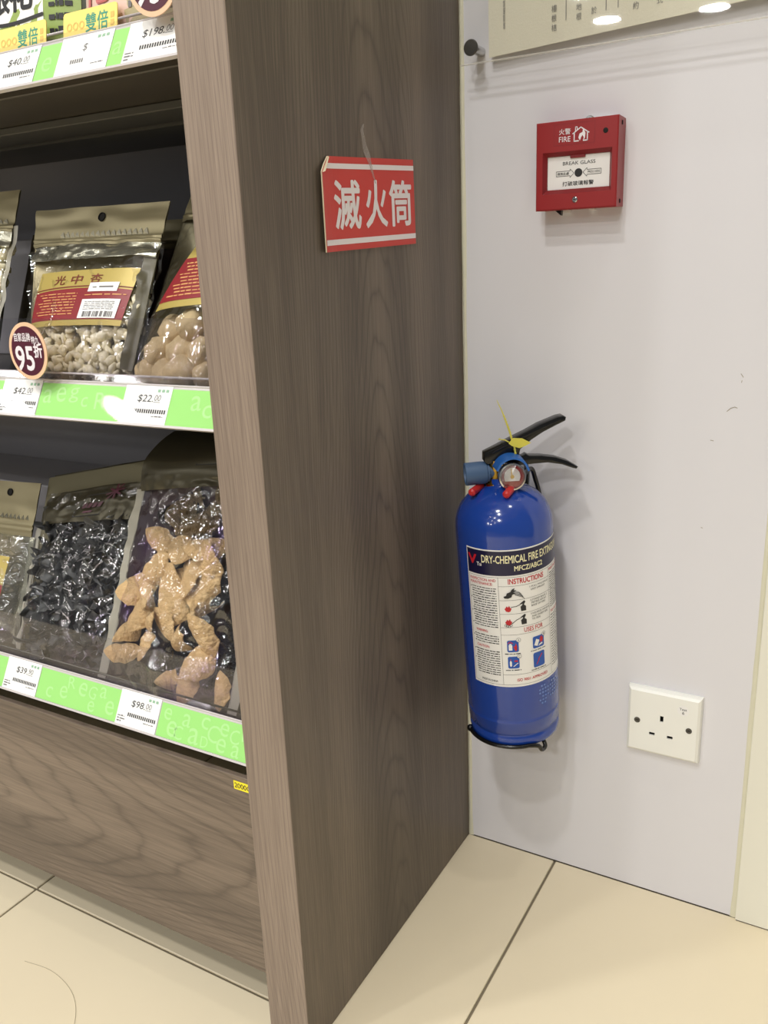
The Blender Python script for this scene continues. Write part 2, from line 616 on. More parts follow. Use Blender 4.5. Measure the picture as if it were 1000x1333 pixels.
def caulk(name, xc, z0, z1, w, depth, seed):
    rng = random.Random(seed)
    mb = MB()
    n = 90

    def fn(u, v):
        z = z0 + (z1 - z0) * v
        ww = w * (1 + .35 * noise.noise((seed, z * 9, 0)) + .15 * noise.noise((seed, z * 40, 3)))
        if z < .04:
            ww *= 1 + (1 - z / .04) * .5
        a = (u - .5) * 2
        return Vector((xc + a * ww, -depth * max(0, 1 - a * a) + .0006, z))
    mb.grid(fn, 6, n)
    o = mb.build(name, MT['caulk'], smooth='all')
    o['kind'] = 'structure'
    return o


caulk('trim_1', .0028, .0005, 1.5, .0032, .0022, 1)
caulk('trim_2', .3562, .0005, 1.5, .0036, .0016, 2)
ceil = MB().box(-6.0, 2.4, -9.0, .30, 2.76, 2.80).build('ceiling', MT['ceiling'])
ceil['kind'] = 'structure'

# ------------------------------------------------------------------ shelf unit
XL = -1.30
D = .404
KY = .4015
sh = thing('display_shelf', 'dark walnut laminate display shelf unit filled with bagged dried goods', 'shelf', (-.6, -.2, 0))
SZ = [.330, .660, .953]            # lower edges of the three price rails
TOPH = 1.46
wm = MB()
o = wm.box(-.0503, 0, -D, -.0006, .0006, TOPH, b=.0005, seg=1).build('side_panel', [MT['wood_side_shade'], MT['wood_edge_lit']], sh)
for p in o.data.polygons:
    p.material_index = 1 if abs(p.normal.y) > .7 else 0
o2 = MB().box(XL, XL + .05, -D, -.0006, .0006, TOPH, b=.0005, seg=1).build('side_panel', [MT['wood_side_shade'], MT['wood_edge_lit']], sh)
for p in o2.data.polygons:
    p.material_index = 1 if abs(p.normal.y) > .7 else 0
MB().box(XL + .05, -.0505, -KY, -KY + .006, .0801, .3150, b=.0005, seg=1).build('kick_panel', MT['wood_kick'], sh)
MB().box(XL + .05, -.0505, -.022, -.004, .32, TOPH).build('back_panel', MT['back_grey'], sh)
MB().box(XL + .05, -.0505, -.30, -.03, .290, .316).build('base_board', MT['dark_board'], sh)


def rail_map(k):
    """x along the rail, y up its tilted face"""
    zb = SZ[k]
    return plane_map((0, -.400, zb), (1, 0, 0), (0, .018, .034))


RH = .0385
RT = .0465          # full height of the clear ticket rail
RX0, RX1 = XL + .052, -.0506
for k in range(3):
    zb = SZ[k]
    top = zb + .028
    bd = MB().box(XL + .051, -.0507, -.379, -.024, zb - .002 if k else zb + .002, top, b=.001, seg=1).build('shelf_board', MT['dark_board'], sh)
    fm = rail_map(k)
    # profile of the ticket rail in (d, y): back strip with lipped top and bottom
    prof = [(-.0022, -.001), (.0016, -.001), (.0016, .0012), (0, .0012), (0, RH - .001), (.0010, RH), (.0008, RH + .0010), (-.0022, RH + .0010)]
    MB().prism(prof, lambda d, y: fm(RX0, y, d), lambda d, y: fm(RX1, y, d)).build('price_rail', MT['rail_grey'], bd)
    tl = [(-.0006, RH + .0011), (.0008, RH + .0011), (.0010, RT), (-.0010, RT)]
    MB().prism(tl, lambda d, y: fm(RX0, y, d), lambda d, y: fm(RX1, y, d)).build('rail_lip', MT['acrylic_smoky'], bd)
    MB().tube([fm(RX0, RT, 0), fm(RX1, RT, 0)], .0011, 8).build('rail_bead', MT['rail_grey'] if k else MT['steel_dark'], bd, smooth='all')
    cv = MB()
    cv.quad(fm(RX0, .0008, .0012), fm(RX1, .0008, .0012), fm(RX1, RH - .002, .0012), fm(RX0, RH - .002, .0012))
    cv.build('rail_cover', MT['clear_pvc'], bd)
    if k < 2:
        lip_h = .056 if k == 1 else .050
        MB().box(XL + .052, -.0515, -.3808, -.3788, top - .004, zb + .034 + lip_h + .004, b=.0004, seg=1).build('shelf_lip', MT['acrylic_smoky'], bd)
    # metal stiffening bars under the board
    MB().box(XL + .052, -.0515, -.275, -.215, zb - .010, zb - .0022, b=.001, seg=1).build('stiffener', MT['back_warm'], bd)
    MB().box(XL + .052, -.0515, -.208, -.160, zb - .012, zb - .0022, b=.001, seg=1).build('stiffener', MT['back_warm'], bd)

# a low stepped riser standing at the back of the middle shelf, and a smoky divider
o = MB().box(XL + .06, -.0516, -.16, -.03, .6885, .8395, b=.002).build('shelf_riser', MT['back_grey'])
tag(o, 'dark grey stepped riser standing behind the bags on the middle shelf', 'riser')
o = MB().box(XL + .06, -.0516, -.16, -.03, .3585, .500, b=.002).build('shelf_riser', MT['back_grey'])
tag(o, 'dark grey stepped riser standing behind the bags on the bottom shelf', 'riser')

# ------------------------------------------------------------------ green strips, tags


def green_strip(k, x0, x1, label, letters, seed):
    fm = rail_map(k)
    r = thing('shelf_strip', label, 'shelf strip', fm((x0 + x1) / 2, 0, 0))
    mb = MB()
    rect(mb, fm, x0, x1, .0014, RH - .003, .0003)
    mb.build('card', MT['green'], r)
    mb = MB()
    rng = random.Random(seed)
    for ch, x, y, h in letters:
        text(mb, ch, fm, x, y, h * .85, h, .00042, bold=0.0, rot=rng.uniform(-.15, .15))
    if mb.v:
        mb.build('lettering', MT['green_pale'], r)
    return r


def spread(x0, x1, chars, seed):
    rng = random.Random(seed)
    out = []
    n = len(chars)
    for i, ch in enumerate(chars):
        h = rng.uniform(.010, .017)
        out.append((ch, x0 + (x1 - x0) * (i + .1) / n, rng.uniform(.004, RH - .006 - h), h))
    return out


def price_tag(k, x0, price, cents, label, w=.058, faint=False, dbl=False):  # faint: overexposure put into the print as paler, missing ink
    fm = rail_map(k)
    r = thing('price_tag', label, 'price tag', fm(x0 + w / 2, 0, 0))
    d = .0006
    mb = MB()
    rect(mb, fm, x0, x0 + w, .0006, RH - .0008, d)
    mb.build('card', MT['white_card'], r)
    ink = MB()
    soft = MB()
    grn = MB()
    wp = .0048 * len(price)
    px = x0 + w * .36 - (len(price) - 3) * .003
    text(ink, price, fm, px, .0212, wp, .0078, d + .0001, shear=.1)
    if cents:
        text(soft, cents, fm, px + wp + .0012, .0235, .0075, .0058, d + .0001, shear=.1)
        rect(soft, fm, px + wp + .001, px + wp + .009, .0220, .0225, d + .0001)
    rng = random.Random(hash(price) % 999 if False else len(price) + int(1000 * abs(x0)))
    bx0 = x0 + w * .27
    bx1 = x0 + w * (.93 if not faint else .5)
    x = bx0
    while x < bx1:
        rect(soft if faint else ink, fm, x, x + .0017, .0114, .0152, d + .0001)
        x += .0027
    fineprint(soft, fm, x0 + w * .68, x0 + w * .92, .0082, .0011, d + .0001, rng)
    if not faint:
        for i in range(3):
            fineprint(soft, fm, x0 + .002, x0 + .002 + (.0095, .011, .006)[i], .0095 - i * .0028, .0016, d + .0001, rng)
    for i in range(3):
        rect(grn, fm, x0 + w * .70 + i * .005, x0 + w * .70 + i * .005 + .0034, .0318, .0345, d + .0001)
    if faint:
        soft.v += []
    ink.build('price_lettering', MT['ink'] if not faint else MT['ink_soft'], r)
    soft.build('small_print', MT['ink_soft'], r, kind='stuff')
    grn.build('printed_mark', MT['ink_green'], r)
    return r


# bottom rail
green_strip(0, -.52, -.4185, 'green paper strip at the left end of the bottom rail', spread(-.52, -.42, 'aeg', 1), 1)
price_tag(0, -.4180, '$39.', '90', 'white price tag under the black fungus pouch on the bottom rail')
green_strip(0, -.3596, -.2322, 'green lettered strip between the two tags of the bottom rail', [('e', -.322, .008, .014), ('R', -.312, .021, .013), ('e', -.296, .018, .015), ('G', -.280, .018, .014), ('e', -.276, .003, .012), ('a', -.262, .021, .012), ('e', -.250, .006, .015), ('c', -.345, .006, .012)], 2)
price_tag(0, -.2320, '$98.', '00', 'white price tag under the dried peel pouch on the bottom rail')
green_strip(0, -.1730, -.0508, 'green lettered strip right of the $98.00 tag, against the wood panel', [('e', -.168, .020, .012), ('e', -.160, .004, .016), ('a', -.142, .018, .013), ('C', -.150, .003, .014), ('a', -.130, .003, .016), ('c', -.118, .022, .012), ('C', -.108, .012, .017), ('D', -.113, .003, .011), ('e', -.093, .020, .013), ('e', -.094, .004, .014), ('C', -.078, .014, .014), ('a', -.074, .003, .012), ('n', -.064, .020, .012)], 3)
# middle rail
green_strip(1, -.45, -.3430, 'green paper strip left of the $42.00 tag on the middle rail', spread(-.45, -.345, 'age', 4), 4)
price_tag(1, -.3425, '$42.', '00', 'white price tag under the round 95 badge on the middle rail')
green_strip(1, -.2838, -.1688, 'long green strip between the two tags of the middle rail', spread(-.28, -.17, 'aegcRe', 5), 5)
price_tag(1, -.1686, '$22.', '00', 'white price tag under the dried fruit pouch on the middle rail')
green_strip(1, -.1114, -.0508, 'green paper strip right of the $22.00 tag, against the wood panel', [('a', -.085, .016, .014), ('c', -.070, .010, .012)], 6)
# top rail
green_strip(2, -.38, -.2790, 'green paper strip left of the $40.00 tag on the top rail', spread(-.38, -.28, 'eag', 7), 7)
price_tag(2, -.2785, '$40.', '00', 'white price tag at the left edge of the top rail')
green_strip(2, -.2203, -.1937, 'narrow green strip right of the $40.00 tag on the top rail', [('e', -.214, .010, .014)], 8)
price_tag(2, -.1935, '$', '', 'white price tag with glare-washed price in the middle of the top rail', w=.062, faint=True)
green_strip(2, -.1314, -.1142, 'narrow green strip left of the $198.00 tag on the top rail', [('a', -.128, .012, .012)], 9)
price_tag(2, -.1140, '$198.', '00', 'white price tag touching the wood panel on the top rail', w=.0632)


def double_tag(x0, label):
    fm = plane_map((0, -.3822, SZ[2] + .026), (1, 0, 0), (0, .006, .034))
    r = thing('promotion_tag', label, 'promotion tag', fm(x0 + .03, 0, 0))
    w, h = .064, .0285
    pts = []
    for cx, cy, a0 in ((w - .003, h - .003, 0), (.003, h - .003, 90)):
        for q in range(5):
            a = math.radians(a0 + q * 22.5)
            pts.append((x0 + cx + .003 * math.cos(a), cy + .003 * math.sin(a)))
    pts += [(x0, 0), (x0 + w, 0)]
    mb = MB().prism(pts, lambda x, y: fm(x, y, -.0004), lambda x, y: fm(x, y, .0004))
    mb.build('card', MT['yellow_card'], r)
    mb = MB()
    text(mb, '雙', fm, x0 + .0270, .0100, .0125, .0142, .0006, bold=.012)
    text(mb, '倍', fm, x0 + .0410, .0100, .0125, .0142, .0006, bold=.012)
    mb.build('lettering', MT['teal_ink'], r)
    mb = MB()
    for i in range(3):
        disc(mb, fm, x0 + .0075 + i * .0075, .0165, .0034, d=.0006, n=10, r0=.62)
    for i in range(2):
        rect(mb, fm, x0 + .0565, x0 + .0605, .011 + i * .006, .0155 + i * .006, .0006)
    mb.build('printed_mark', MT['yellow_dark'], r)


double_tag(-.2815, 'yellow promotion tag standing above the $40.00 tag')
double_tag(-.1955, 'yellow promotion tag standing above the glare-washed price tag')

# ------------------------------------------------------------------ round 95 badges


def badge(cx, y, cz, r_, label, tilt=.0):
    fm = plane_map((cx, y, cz), (1, 0, 0), (0, tilt, 1))
    r = thing('discount_badge', label, 'badge', (cx, y, cz - r_))
    mb = MB()
    n = 40
    pts = [(r_ * math.cos(TAU * k / n), r_ * 1.02 * math.sin(TAU * k / n)) for k in range(n)]
    mb.prism(pts, lambda a, b: fm(a, b, -.0006), lambda a, b: fm(a, b, .0004))
    mb.build('rim', MT['peach'], r)
    mb = MB()
    disc(mb, fm, 0, 0, r_ * .86, r_ * .88, .0006, 40)
    mb.build('face', MT['plum'], r)
    mb = MB()
    text(mb, '95', fm, -r_ * .66, -r_ * .68, r_ * .94, r_ * .84, .0009, bold=.03)
    text(mb, '折', fm, r_ * .34, -r_ * .22, r_ * .44, r_ * .50, .0009, bold=.03)
    text(mb, '自家品牌', fm, -r_ * .62, r_ * .34, r_ * .86, r_ * .30, .0009, bold=.02)
    text(mb, '特九', fm, r_ * .28, r_ * .27, r_ * .40, r_ * .26, .0009, bold=.02)
    mb.build('lettering', MT['white_print'], r)
    return r


badge(-.2800, -.3990, .7245, .0270, 'round 95 badge clipped above the $42.00 tag on the middle shelf')
badge(-.0720, -.3990, 1.0100, .0270, 'round 95 badge above the $198.00 tag on the top shelf, cut by the frame')

# ------------------------------------------------------------------ pouches


def smooth(a, b, x):
    t = max(0, min(1, (x - a) / (b - a)))
    return t * t * (3 - 2 * t)


class Pouch:
    def __init__(s, BL, BR, TL, TR, thick, vh, v0=-.06, seed=0, wr=.0022, wf=30, bow=0.0, ff=.32):
        s.BL, s.BR, s.TL, s.TR = map(Vector, (BL, BR, TL, TR))
        s.T, s.vh, s.v0, s.seed, s.wr, s.wf, s.bow, s.ff = thick, vh, v0, seed, wr, wf, bow, ff
        s.creases = []
        e1 = (s.BR - s.BL)
        e2 = ((s.TL + s.TR) - (s.BL + s.BR)) * .5
        s.n = e1.cross(e2).normalized()
        if s.n.y > 0:
            s.n = -s.n
        s.e1, s.e2 = e1.normalized(), e2.normalized()

    def base(s, u, v):
        p = (s.BL * (1 - u) + s.BR * u) * (1 - v) + (s.TL * (1 - u) + s.TR * u) * v
        # the header flops / bows a little
        return p + s.n * (s.bow * max(0, v - s.vh) * (1 - (2 * u - 1) ** 2 * .4))

    def prof(s, u, v):
        a = min(1, abs(2 * u - 1) / .95)
        e = max(0, 1 - a ** 3) ** .6
        if v >= s.vh:
            return 0
        t = (v - s.v0) / (s.vh - s.v0)
        g_ = math.cos(PI / 2 * min(1, t) ** 1.5) ** .75
        return e * g_ * (.7 + .3 * smooth(0, .12, t))

    def P(s, u, v, d=1.0, extra=0.0, wrinkle=True):
        p = s.base(u, v)
        pr = s.prof(u, v)
        off = s.T * pr * (s.ff * d if d > 0 else (1 - s.ff) * d)
        if wrinkle and d > .5:
            q = Vector((u * 5.0, v * 6.0, s.seed * 3.7))
            w = 1 - abs(noise.noise(q * 1.2)) * 2
            w2 = 1 - abs(noise.noise(q * 2.7 + Vector((9, 3, 1)))) * 2
            off += s.wr * (w * .9 + w2 * .6 - .6) * (smooth(0, .06, u) * smooth(0, .06, 1 - u)) * (1 if v < s.vh else .35)
            for (ua, va, ub, vb, hh, ww) in s.creases:
                du, dv = ub - ua, vb - va
                t = max(0, min(1, ((u - ua) * du + (v - va) * dv) / (du * du + dv * dv)))
                q2 = ((u - ua - t * du) ** 2 + (v - va - t * dv) ** 2) / (ww * ww)
                if q2 < 6:
                    off += hh * math.exp(-math.sqrt(q2)) * math.sin(PI * min(1, .15 + .85 * (1 - abs(2 * t - 1))) / 2)
        return p + s.n * (off + extra)

    def film(s, root, mat, v1, name='film_window', nu=84, nv=96, u0=0, u1=1):
        mb = MB()
        mb.grid(lambda u, v: s.P(u0 + (u1 - u0) * u, s.v0 + (v1 - s.v0) * v, 1), nu, nv)
        return mb.build(name, mat, root, smooth='all')

    def back(s, root, mat):
        mb = MB()
        mb.grid(lambda u, v: s.P(u, s.v0 + (1 - s.v0) * v, -1, -.0006), 24, 28)
        return mb.build('back_sheet', mat, root, smooth='all')

    def gusset(s, root, mat):
        mb = MB()
        mb.grid(lambda u, v: s.P(u, s.v0, 1) * (1 - v) + s.P(u, s.v0, -1) * v, 24, 4)
        return mb.build('bottom_gusset', mat, root, smooth='all')

    def fins(s, root, mat, w=.05, v1=1.0):
        for uu, sg in ((0, -1), (1, 1)):
            mb = MB()

            def fn(a, b):
                v = s.v0 + (v1 - s.v0) * b
                k = .0030 * noise.noise((v * 9, sg, s.seed))
                return s.P(uu + sg * w * a * (1 + .4 * noise.noise((v * 11, sg + 4, s.seed))) - sg * .012, v, 0, k)
            mb.grid(fn, 4, 40)
            mb.build('side_seal', mat, root, smooth='all')

    def header(s, root, mat, v0, v1=1.0, crease=.0012, zip_v=None, name='header', flop=0):
        mb = MB()

        def fn(u, b):
            v = v0 + (v1 - v0) * b
            x = crease * noise.noise((u * 4, v * 14, s.seed + 5)) + .0008
            if zip_v:
                for zv in zip_v:
                    x += .0014 * math.exp(-((v - zv) / .008) ** 2)
            x += flop * (b ** 2) * .5
            return s.P(u, v, 1, x, wrinkle=v < s.vh)
        mb.grid(fn, 44, 40)
        return mb.build(name, mat, root, smooth='all')

    def crimps(s, root, mat, v, h=.03, n=17, u0=.22, u1=.9):
        mb = MB()
        for i in range(n):
            u = u0 + (u1 - u0) * (i + .5) / n
            hw = (u1 - u0) / n * .48
            a, b, c = s.P(u - hw, v, 1, .0012, False), s.P(u + hw, v, 1, .0012, False), s.P(u, v + h, 1, .0012, False)
            t = s.P(u, v + h * .25, 1, .0042, False)
            mb.add([a, b, c, t], [[0, 1, 3], [1, 2, 3], [2, 0, 3]])
        return mb.build('crimped_seal', mat, root, kind='stuff')

    def hole(s, root, u, v, r=.0042):
        mb = MB()
        c = s.P(u, v, 1, 0, False)
        mb.lathe([(r * 1.15, .0012), (r * 1.1, .0026), (r, .0026), (r * .98, .0014), (0, .0014)], c, s.n, 20)
        return mb.build('hang_hole', MT['black_hole'], root, smooth=True)

    def smap(s, extra=.0006):
        return lambda u, v, d=0.0: s.P(u, v, 1, extra + d, False)


def label_patch(mb, S, corners, nu=14, nv=14, d=0.0, v0=0, v1=1, u0=0, u1=1):
    (a, b, c, e) = corners

    def fn(i, j):
        i = u0 + (u1 - u0) * i
        j = v0 + (v1 - v0) * j
        u = (a[0] * (1 - i) + b[0] * i) * (1 - j) + (e[0] * (1 - i) + c[0] * i) * j
        v = (a[1] * (1 - i) + b[1] * i) * (1 - j) + (e[1] * (1 - i) + c[1] * i) * j
        return S(u, v, d)
    mb.grid(fn, nu, nv)
    return fn


def patch_map(S, corners):
    (a, b, c, e) = corners

    def fn(i, j, d=0.0):
        u = (a[0] * (1 - i) + b[0] * i) * (1 - j) + (e[0] * (1 - i) + c[0] * i) * j
        v = (a[1] * (1 - i) + b[1] * i) * (1 - j) + (e[1] * (1 - i) + c[1] * i) * j
        return S(u, v, d)
    return fn


def blob(mb, c, rx, ry, rz, R, seed, sub=1, amp=.12):
    bm = bmesh.new()
    bmesh.ops.create_icosphere(bm, subdivisions=sub, radius=1)
    for v in bm.verts:
        k = 1 + amp * noise.noise(v.co * 1.7 + Vector((seed, seed * 2, 0)))
        v.co = Vector((v.co.x * rx * k, v.co.y * ry * k, v.co.z * rz * k))
        v.co = R @ v.co + c
    mb.bm(bm)


def rand_rot(rng):
    return Matrix.Rotation(rng.uniform(0, TAU), 3, 'X') @ Matrix.Rotation(rng.uniform(0, TAU), 3, 'Y') @ Matrix.Rotation(rng.uniform(0, TAU), 3, 'Z')


# ---- middle shelf, centre: bag of apricot kernels
pc = Pouch((-.3298, -.365, .6986), (-.1826, -.362, .6994), (-.371, -.29, .861), (-.1775, -.29, .8588), .050, .80, v0=-.055, seed=1.0)
pc.creases = [(.02, .12, .18, .30, .004, .03), (.22, -.02, .42, .16, .004, .03), (.45, .10, .80, .06, .003, .02), (.30, .20, .33, .42, .003, .015), (.80, .62, .97, .70, .005, .03), (.90, .60, .98, .45, .004, .03)]
r = thing('foil_pouch', 'clear fronted foil pouch of pale apricot kernels with maroon and gold label', 'bag', (-.26, -.34, .689))
pc.back(r, MT['foil'])
pc.gusset(r, MT['film_soft'])
pc.film(r, MT['film_soft'], .80)
pc.fins(r, MT['film'], .045, .80)
pc.header(r, MT['foil'], .76, 1.0, zip_v=(.775, .80))
pc.header(r, MT['foil_silver'], .665, .765, crease=.004, name='crinkled_band')
pc.crimps(r, MT['foil_light'], .812, h=.04)
pc.hole(r, .535, .93)
mb = MB()
mb.grid(lambda u, v: pc.P(.93 + .07 * u, .02 + .66 * v, 1, .0008), 4, 40)
mb.build('side_strip', MT['olive_dark'], r, smooth='all')
S = pc.smap(.0014)
cor = ((.075, .24), (.885, .255), (.925, .60), (.145, .575))
mb = MB()
label_patch(mb, S, cor)
lab = mb.build('label', MT['gold_print'], r, smooth='all')
fm = patch_map(S, cor)
mb = MB()
mb.grid(lambda i, j: fm(i, .10 + .52 * j + (.04 * math.sin(i * PI) * j), .0003), 12, 8)
mb.build('label_band', MT['maroon'], lab, smooth='all')
mb = MB()
for ch, x in (('光', .20), ('中', .38), ('杏', .58)):
    text(mb, ch, fm, x, .74, .115, .17, .0005, bold=.01)
mb.grid(lambda i, j: fm(i, .645 + .04 * math.sin(i * PI) + .02 * j, .0004), 12, 1)
mb.build('lettering', MT['brown_ink'], lab)
mb = MB()
rng = random.Random(4)
for i in range(8):
    fineprint(mb, fm, .07 + .03 * (i % 3), .50, .56 - i * .052, .020, .0006, rng)
fineprint(mb, fm, .58, .97, .52, .022, .0006, rng)
mb.build('small_print', MT['gold_ink'], lab, kind='stuff')
mb = MB()
rect(mb, fm, .60, .88, .585, .745, .0008, 3)
rect(mb, fm, .575, .94, .12, .45, .0008, 3)
mb.build('sticker', MT['white_card'], lab)
mb = MB()
barcode(mb, fm, .62, .92, .14, .235, .0010, rng, u=.008)
for i in range(5):
    fineprint(mb, fm, .61, .90, .27 + i * .032, .012, .0010, rng)
fineprint(mb, fm, .64, .85, .65, .03, .0010, rng)
mb.build('sticker_print', MT['ink_soft'], lab, kind='stuff')
rng = random.Random(12)
mb = MB()
for i in range(430):
    u, v = rng.uniform(.06, .95), rng.uniform(-.02, .57)
    if v > .3 and .16 < u < .78 and rng.random() < .5:
        v = rng.uniform(-.02, .3)
    d = rng.uniform(-.5, .75)
    blob(mb, pc.P(u, v, d, -.003, False), .0076, .0060, .0026, rand_rot(rng), i * .37, 1, .1)
o = mb.build('apricot_kernels', MT['kernel'], None, smooth='all', kind='stuff')
tag(o, 'pale apricot kernels heaped inside the centre pouch on the middle shelf', 'nuts')

# ---- middle shelf, right: pouch of whole dried figs
pr = Pouch((-.1767, -.365, .6986), (-.060, -.365, .699), (-.172, -.262, .870), (-.0535, -.262, .870), .058, .86, v0=-.055, seed=2.0, wr=.0016)
pr.creases = [(.05, .04, .28, .16, .003, .02), (.30, .0, .55, .08, .003, .02), (.06, .10, .12, .30, .003, .02)]
r = thing('foil_pouch', 'clear fronted pouch of round dried fruits beside the wood panel on the middle shelf', 'bag', (-.12, -.34, .689))
pr.back(r, MT['foil_dark'])
pr.gusset(r, MT['film_soft'])
pr.film(r, MT['film_soft'], .86)
pr.fins(r, MT['film_soft'], .03, .86)
pr.header(r, MT['foil'], .82, 1.0, zip_v=(.85,))
pr.crimps(r, MT['foil_light'], .88, n=12)
S = pr.smap(.0012)
cor = ((.14, .30), (.94, .34), (.94, .70), (.36, .68))
mb = MB()
label_patch(mb, S, cor)
lab = mb.build('label', MT['gold_print'], r, smooth='all')
fm = patch_map(S, cor)
mb = MB()
mb.grid(lambda i, j: fm(i, .10 + .62 * j, .0003), 12, 8)
mb.build('label_band', MT['maroon'], lab, smooth='all')
mb = MB()
for i in range(10):
    fineprint(mb, fm, .08 + .04 * (i % 3), .95, .63 - i * .052, .022, .0005, rng)
mb.build('small_print', MT['gold_ink'], lab, kind='stuff')
proto = None
figs = [(.11, .03, 'leftmost in the bottom row'), (.30, .02, 'second from left in the bottom row'), (.50, .03, 'third from left in the bottom row'),
        (.70, .03, 'nearest the wood panel in the bottom row'), (.18, .13, 'leftmost in the second row'), (.40, .14, 'in the middle of the second row'),
        (.63, .13, 'nearest the wood panel in the second row'), (.22, .25, 'at the upper left just under the label'),
        (.46, .27, 'in the upper middle just under the label'), (.70, .25, 'nearest the wood panel under the label')]
for i, (u, v, wh_) in enumerate(figs):
    rr = (.0150, .0168, .0182)[i % 3]
    c = pr.P(u, v, .5, -.010 - .006 * (i % 2), False)
    mb = MB()
    blob(mb, Vector((0, 0, 0)), rr, rr * .92, rr * .86, rand_rot(rng), i * 1.3, 3, .2)
    o = mb.build('dried_fruit', MT['fig'], smooth='all')
    o.location = c
    tag(o, 'round tan dried fruit %s of the right pouch' % wh_, 'fruit', 'whole dried fruits in the right pouch')

# ---- middle shelf, left: pouch cut by the frame
pl = Pouch((-.548, -.365, .6957), (-.396, -.365, .6957), (-.590, -.283, .885), (-.400, -.283, .885), .050, .80, v0=-.045, seed=3.0, wr=.003)
r = thing('foil_pouch', 'clear fronted foil pouch at the left edge of the middle shelf', 'bag', (-.47, -.34, .689))
pl.back(r, MT['foil_dark'])
pl.gusset(r, MT['film_soft'])
pl.film(r, MT['film'], .80)
pl.fins(r, MT['seal_film'], .045, .80)
pl.header(r, MT['foil'], .76, 1.0, zip_v=(.775, .80))
pl.header(r, MT['foil_silver'], .68, .765, crease=.004, name='crinkled_band')
pl.crimps(r, MT['foil_light'], .812, u0=.1, u1=.95)
rng = random.Random(22)
mb = MB()
for i in range(150):
    u, v, d = rng.uniform(.3, .95), rng.uniform(-.02, .7), rng.uniform(-.4, .7)
    blob(mb, pl.P(u, v, d, -.004, False), .012, .009, .0022, rand_rot(rng), i * .7, 1, .2)
o = mb.build('dried_slices', MT['kernel'], None, smooth='all', kind='stuff')
tag(o, 'pale dried slices inside the pouch at the left edge of the middle shelf', 'dried food')

# ---- a dark pouch standing behind, between the centre and right pouches
pm = Pouch((-.285, -.300, .692), (-.150, -.300, .692), (-.29, -.235, .845), (-.150, -.235, .845), .03, .85, v0=-.02, seed=4.0)
r = thing('foil_pouch', 'dark maroon pouch half hidden behind the kernel pouch on the middle shelf', 'bag', (-.21, -.28, .689))
pm.back(r, MT['foil_black'])
pm.film(r, MT['foil_black'], .86, 'front_sheet', 20, 24)
pm.header(r, MT['foil_dark'], .80, 1.0, zip_v=(.85,))
pm2 = Pouch((-.445, -.300, .692), (-.31, -.300, .692), (-.45, -.235, .84), (-.315, -.235, .84), .03, .85, v0=-.02, seed=4.5)
r = thing('foil_pouch', 'dark pouch in the gap between the left pouch and the kernel pouch', 'bag', (-.37, -.28, .689))
pm2.back(r, MT['foil_black'])
pm2.film(r, MT['foil_dark'], .86, 'front_sheet', 20, 24)
pm2.header(r, MT['foil_dark'], .80, 1.0, zip_v=(.85,))

# ---- bottom shelf, middle: black fungus
pf = Pouch((-.4313, -.36, .3594), (-.2793, -.36, .3646), (-.4437, -.27, .5516), (-.2612, -.27, .5897), .052, .90, v0=-.01, seed=5.0, wr=.0026)
pf.creases = [(.20, .58, .12, .20, .005, .025), (.28, .62, .16, .30, .004, .02), (.62, .55, .70, .15, .005, .022), (.74, .52, .80, .18, .005, .02), (.52, .26, .70, .03, .004, .02), (.84, .60, .74, .36, .004, .02), (.06, .60, .04, .10, .004, .03)]
r = thing('foil_pouch', 'clear fronted pouch of black fungus under a shaded folded header on the bottom shelf', 'bag', (-.355, -.335, .358))
pf.back(r, MT['foil_dark'])
pf.gusset(r, MT['film'])
pf.film(r, MT['film_calm'], .90)
pf.fins(r, MT['seal_film'], .05, .72)
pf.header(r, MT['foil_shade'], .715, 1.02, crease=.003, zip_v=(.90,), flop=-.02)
S = pf.smap(.0036)
cor = ((.40, .74), (.66, .745), (.74, .86), (.50, .855))
fm = patch_map(S, cor)
mb = MB()
for a in ((0, 1, 0, .03), (0, 1, .97, 1), (0, .02, 0, 1), (.98, 1, 0, 1)):
    rect(mb, fm, *a, .0002)
mb.build('printed_frame', MT['ink'], r)
mb = MB()
for i in range(4):
    rect(mb, fm, .14 + i * .19, .28 + i * .19, .38, .60, .0003)
fineprint(mb, fm, .3, .7, .15, .14, .0003)
for k in range(4):
    a = k * PI / 4 + .3
    dx, dy = math.cos(a) * .30, math.sin(a) * .34
    nx, ny = -math.sin(a) * .035, math.cos(a) * .035
    poly(mb, fm, [(1.05 - dx + nx, 1.0 - dy + ny), (1.05 + dx + nx, 1.0 + dy + ny), (1.05 + dx - nx, 1.0 + dy - ny), (1.05 - dx - nx, 1.0 - dy - ny)], .0004)
mb.build('printed_mark', MT['plum'], r)
rng = random.Random(31)
mb = MB()
for i in range(190):
    u, v, d = rng.uniform(.05, .95), rng.uniform(.0, .74), rng.uniform(-.2, .8)
    c = pf.P(u, v, d, -.007, False)
    R = rand_rot(rng)
    sz = rng.uniform(.008, .015)
    ph = rng.uniform(0, TAU)
    kk = rng.choice((3, 4, 5))

    def fn(a, b, c=c, R=R, sz=sz, ph=ph, kk=kk):
        th = a * TAU
        rr = sz * b * (1 + .2 * math.sin(3 * th + ph))
        return c + R @ Vector((rr * math.cos(th), rr * math.sin(th), sz * .55 * b * b * math.sin(kk * th + ph) + sz * .6 * b * b + sz * .15 * b * math.sin(9 * th + ph)))
    mb.grid(fn, 26, 4)
o = mb.build('black_fungus', MT['fungus'], None, smooth='all', kind='stuff')
tag(o, 'curled charcoal grey dried black fungus inside the middle pouch of the bottom shelf', 'dried food')

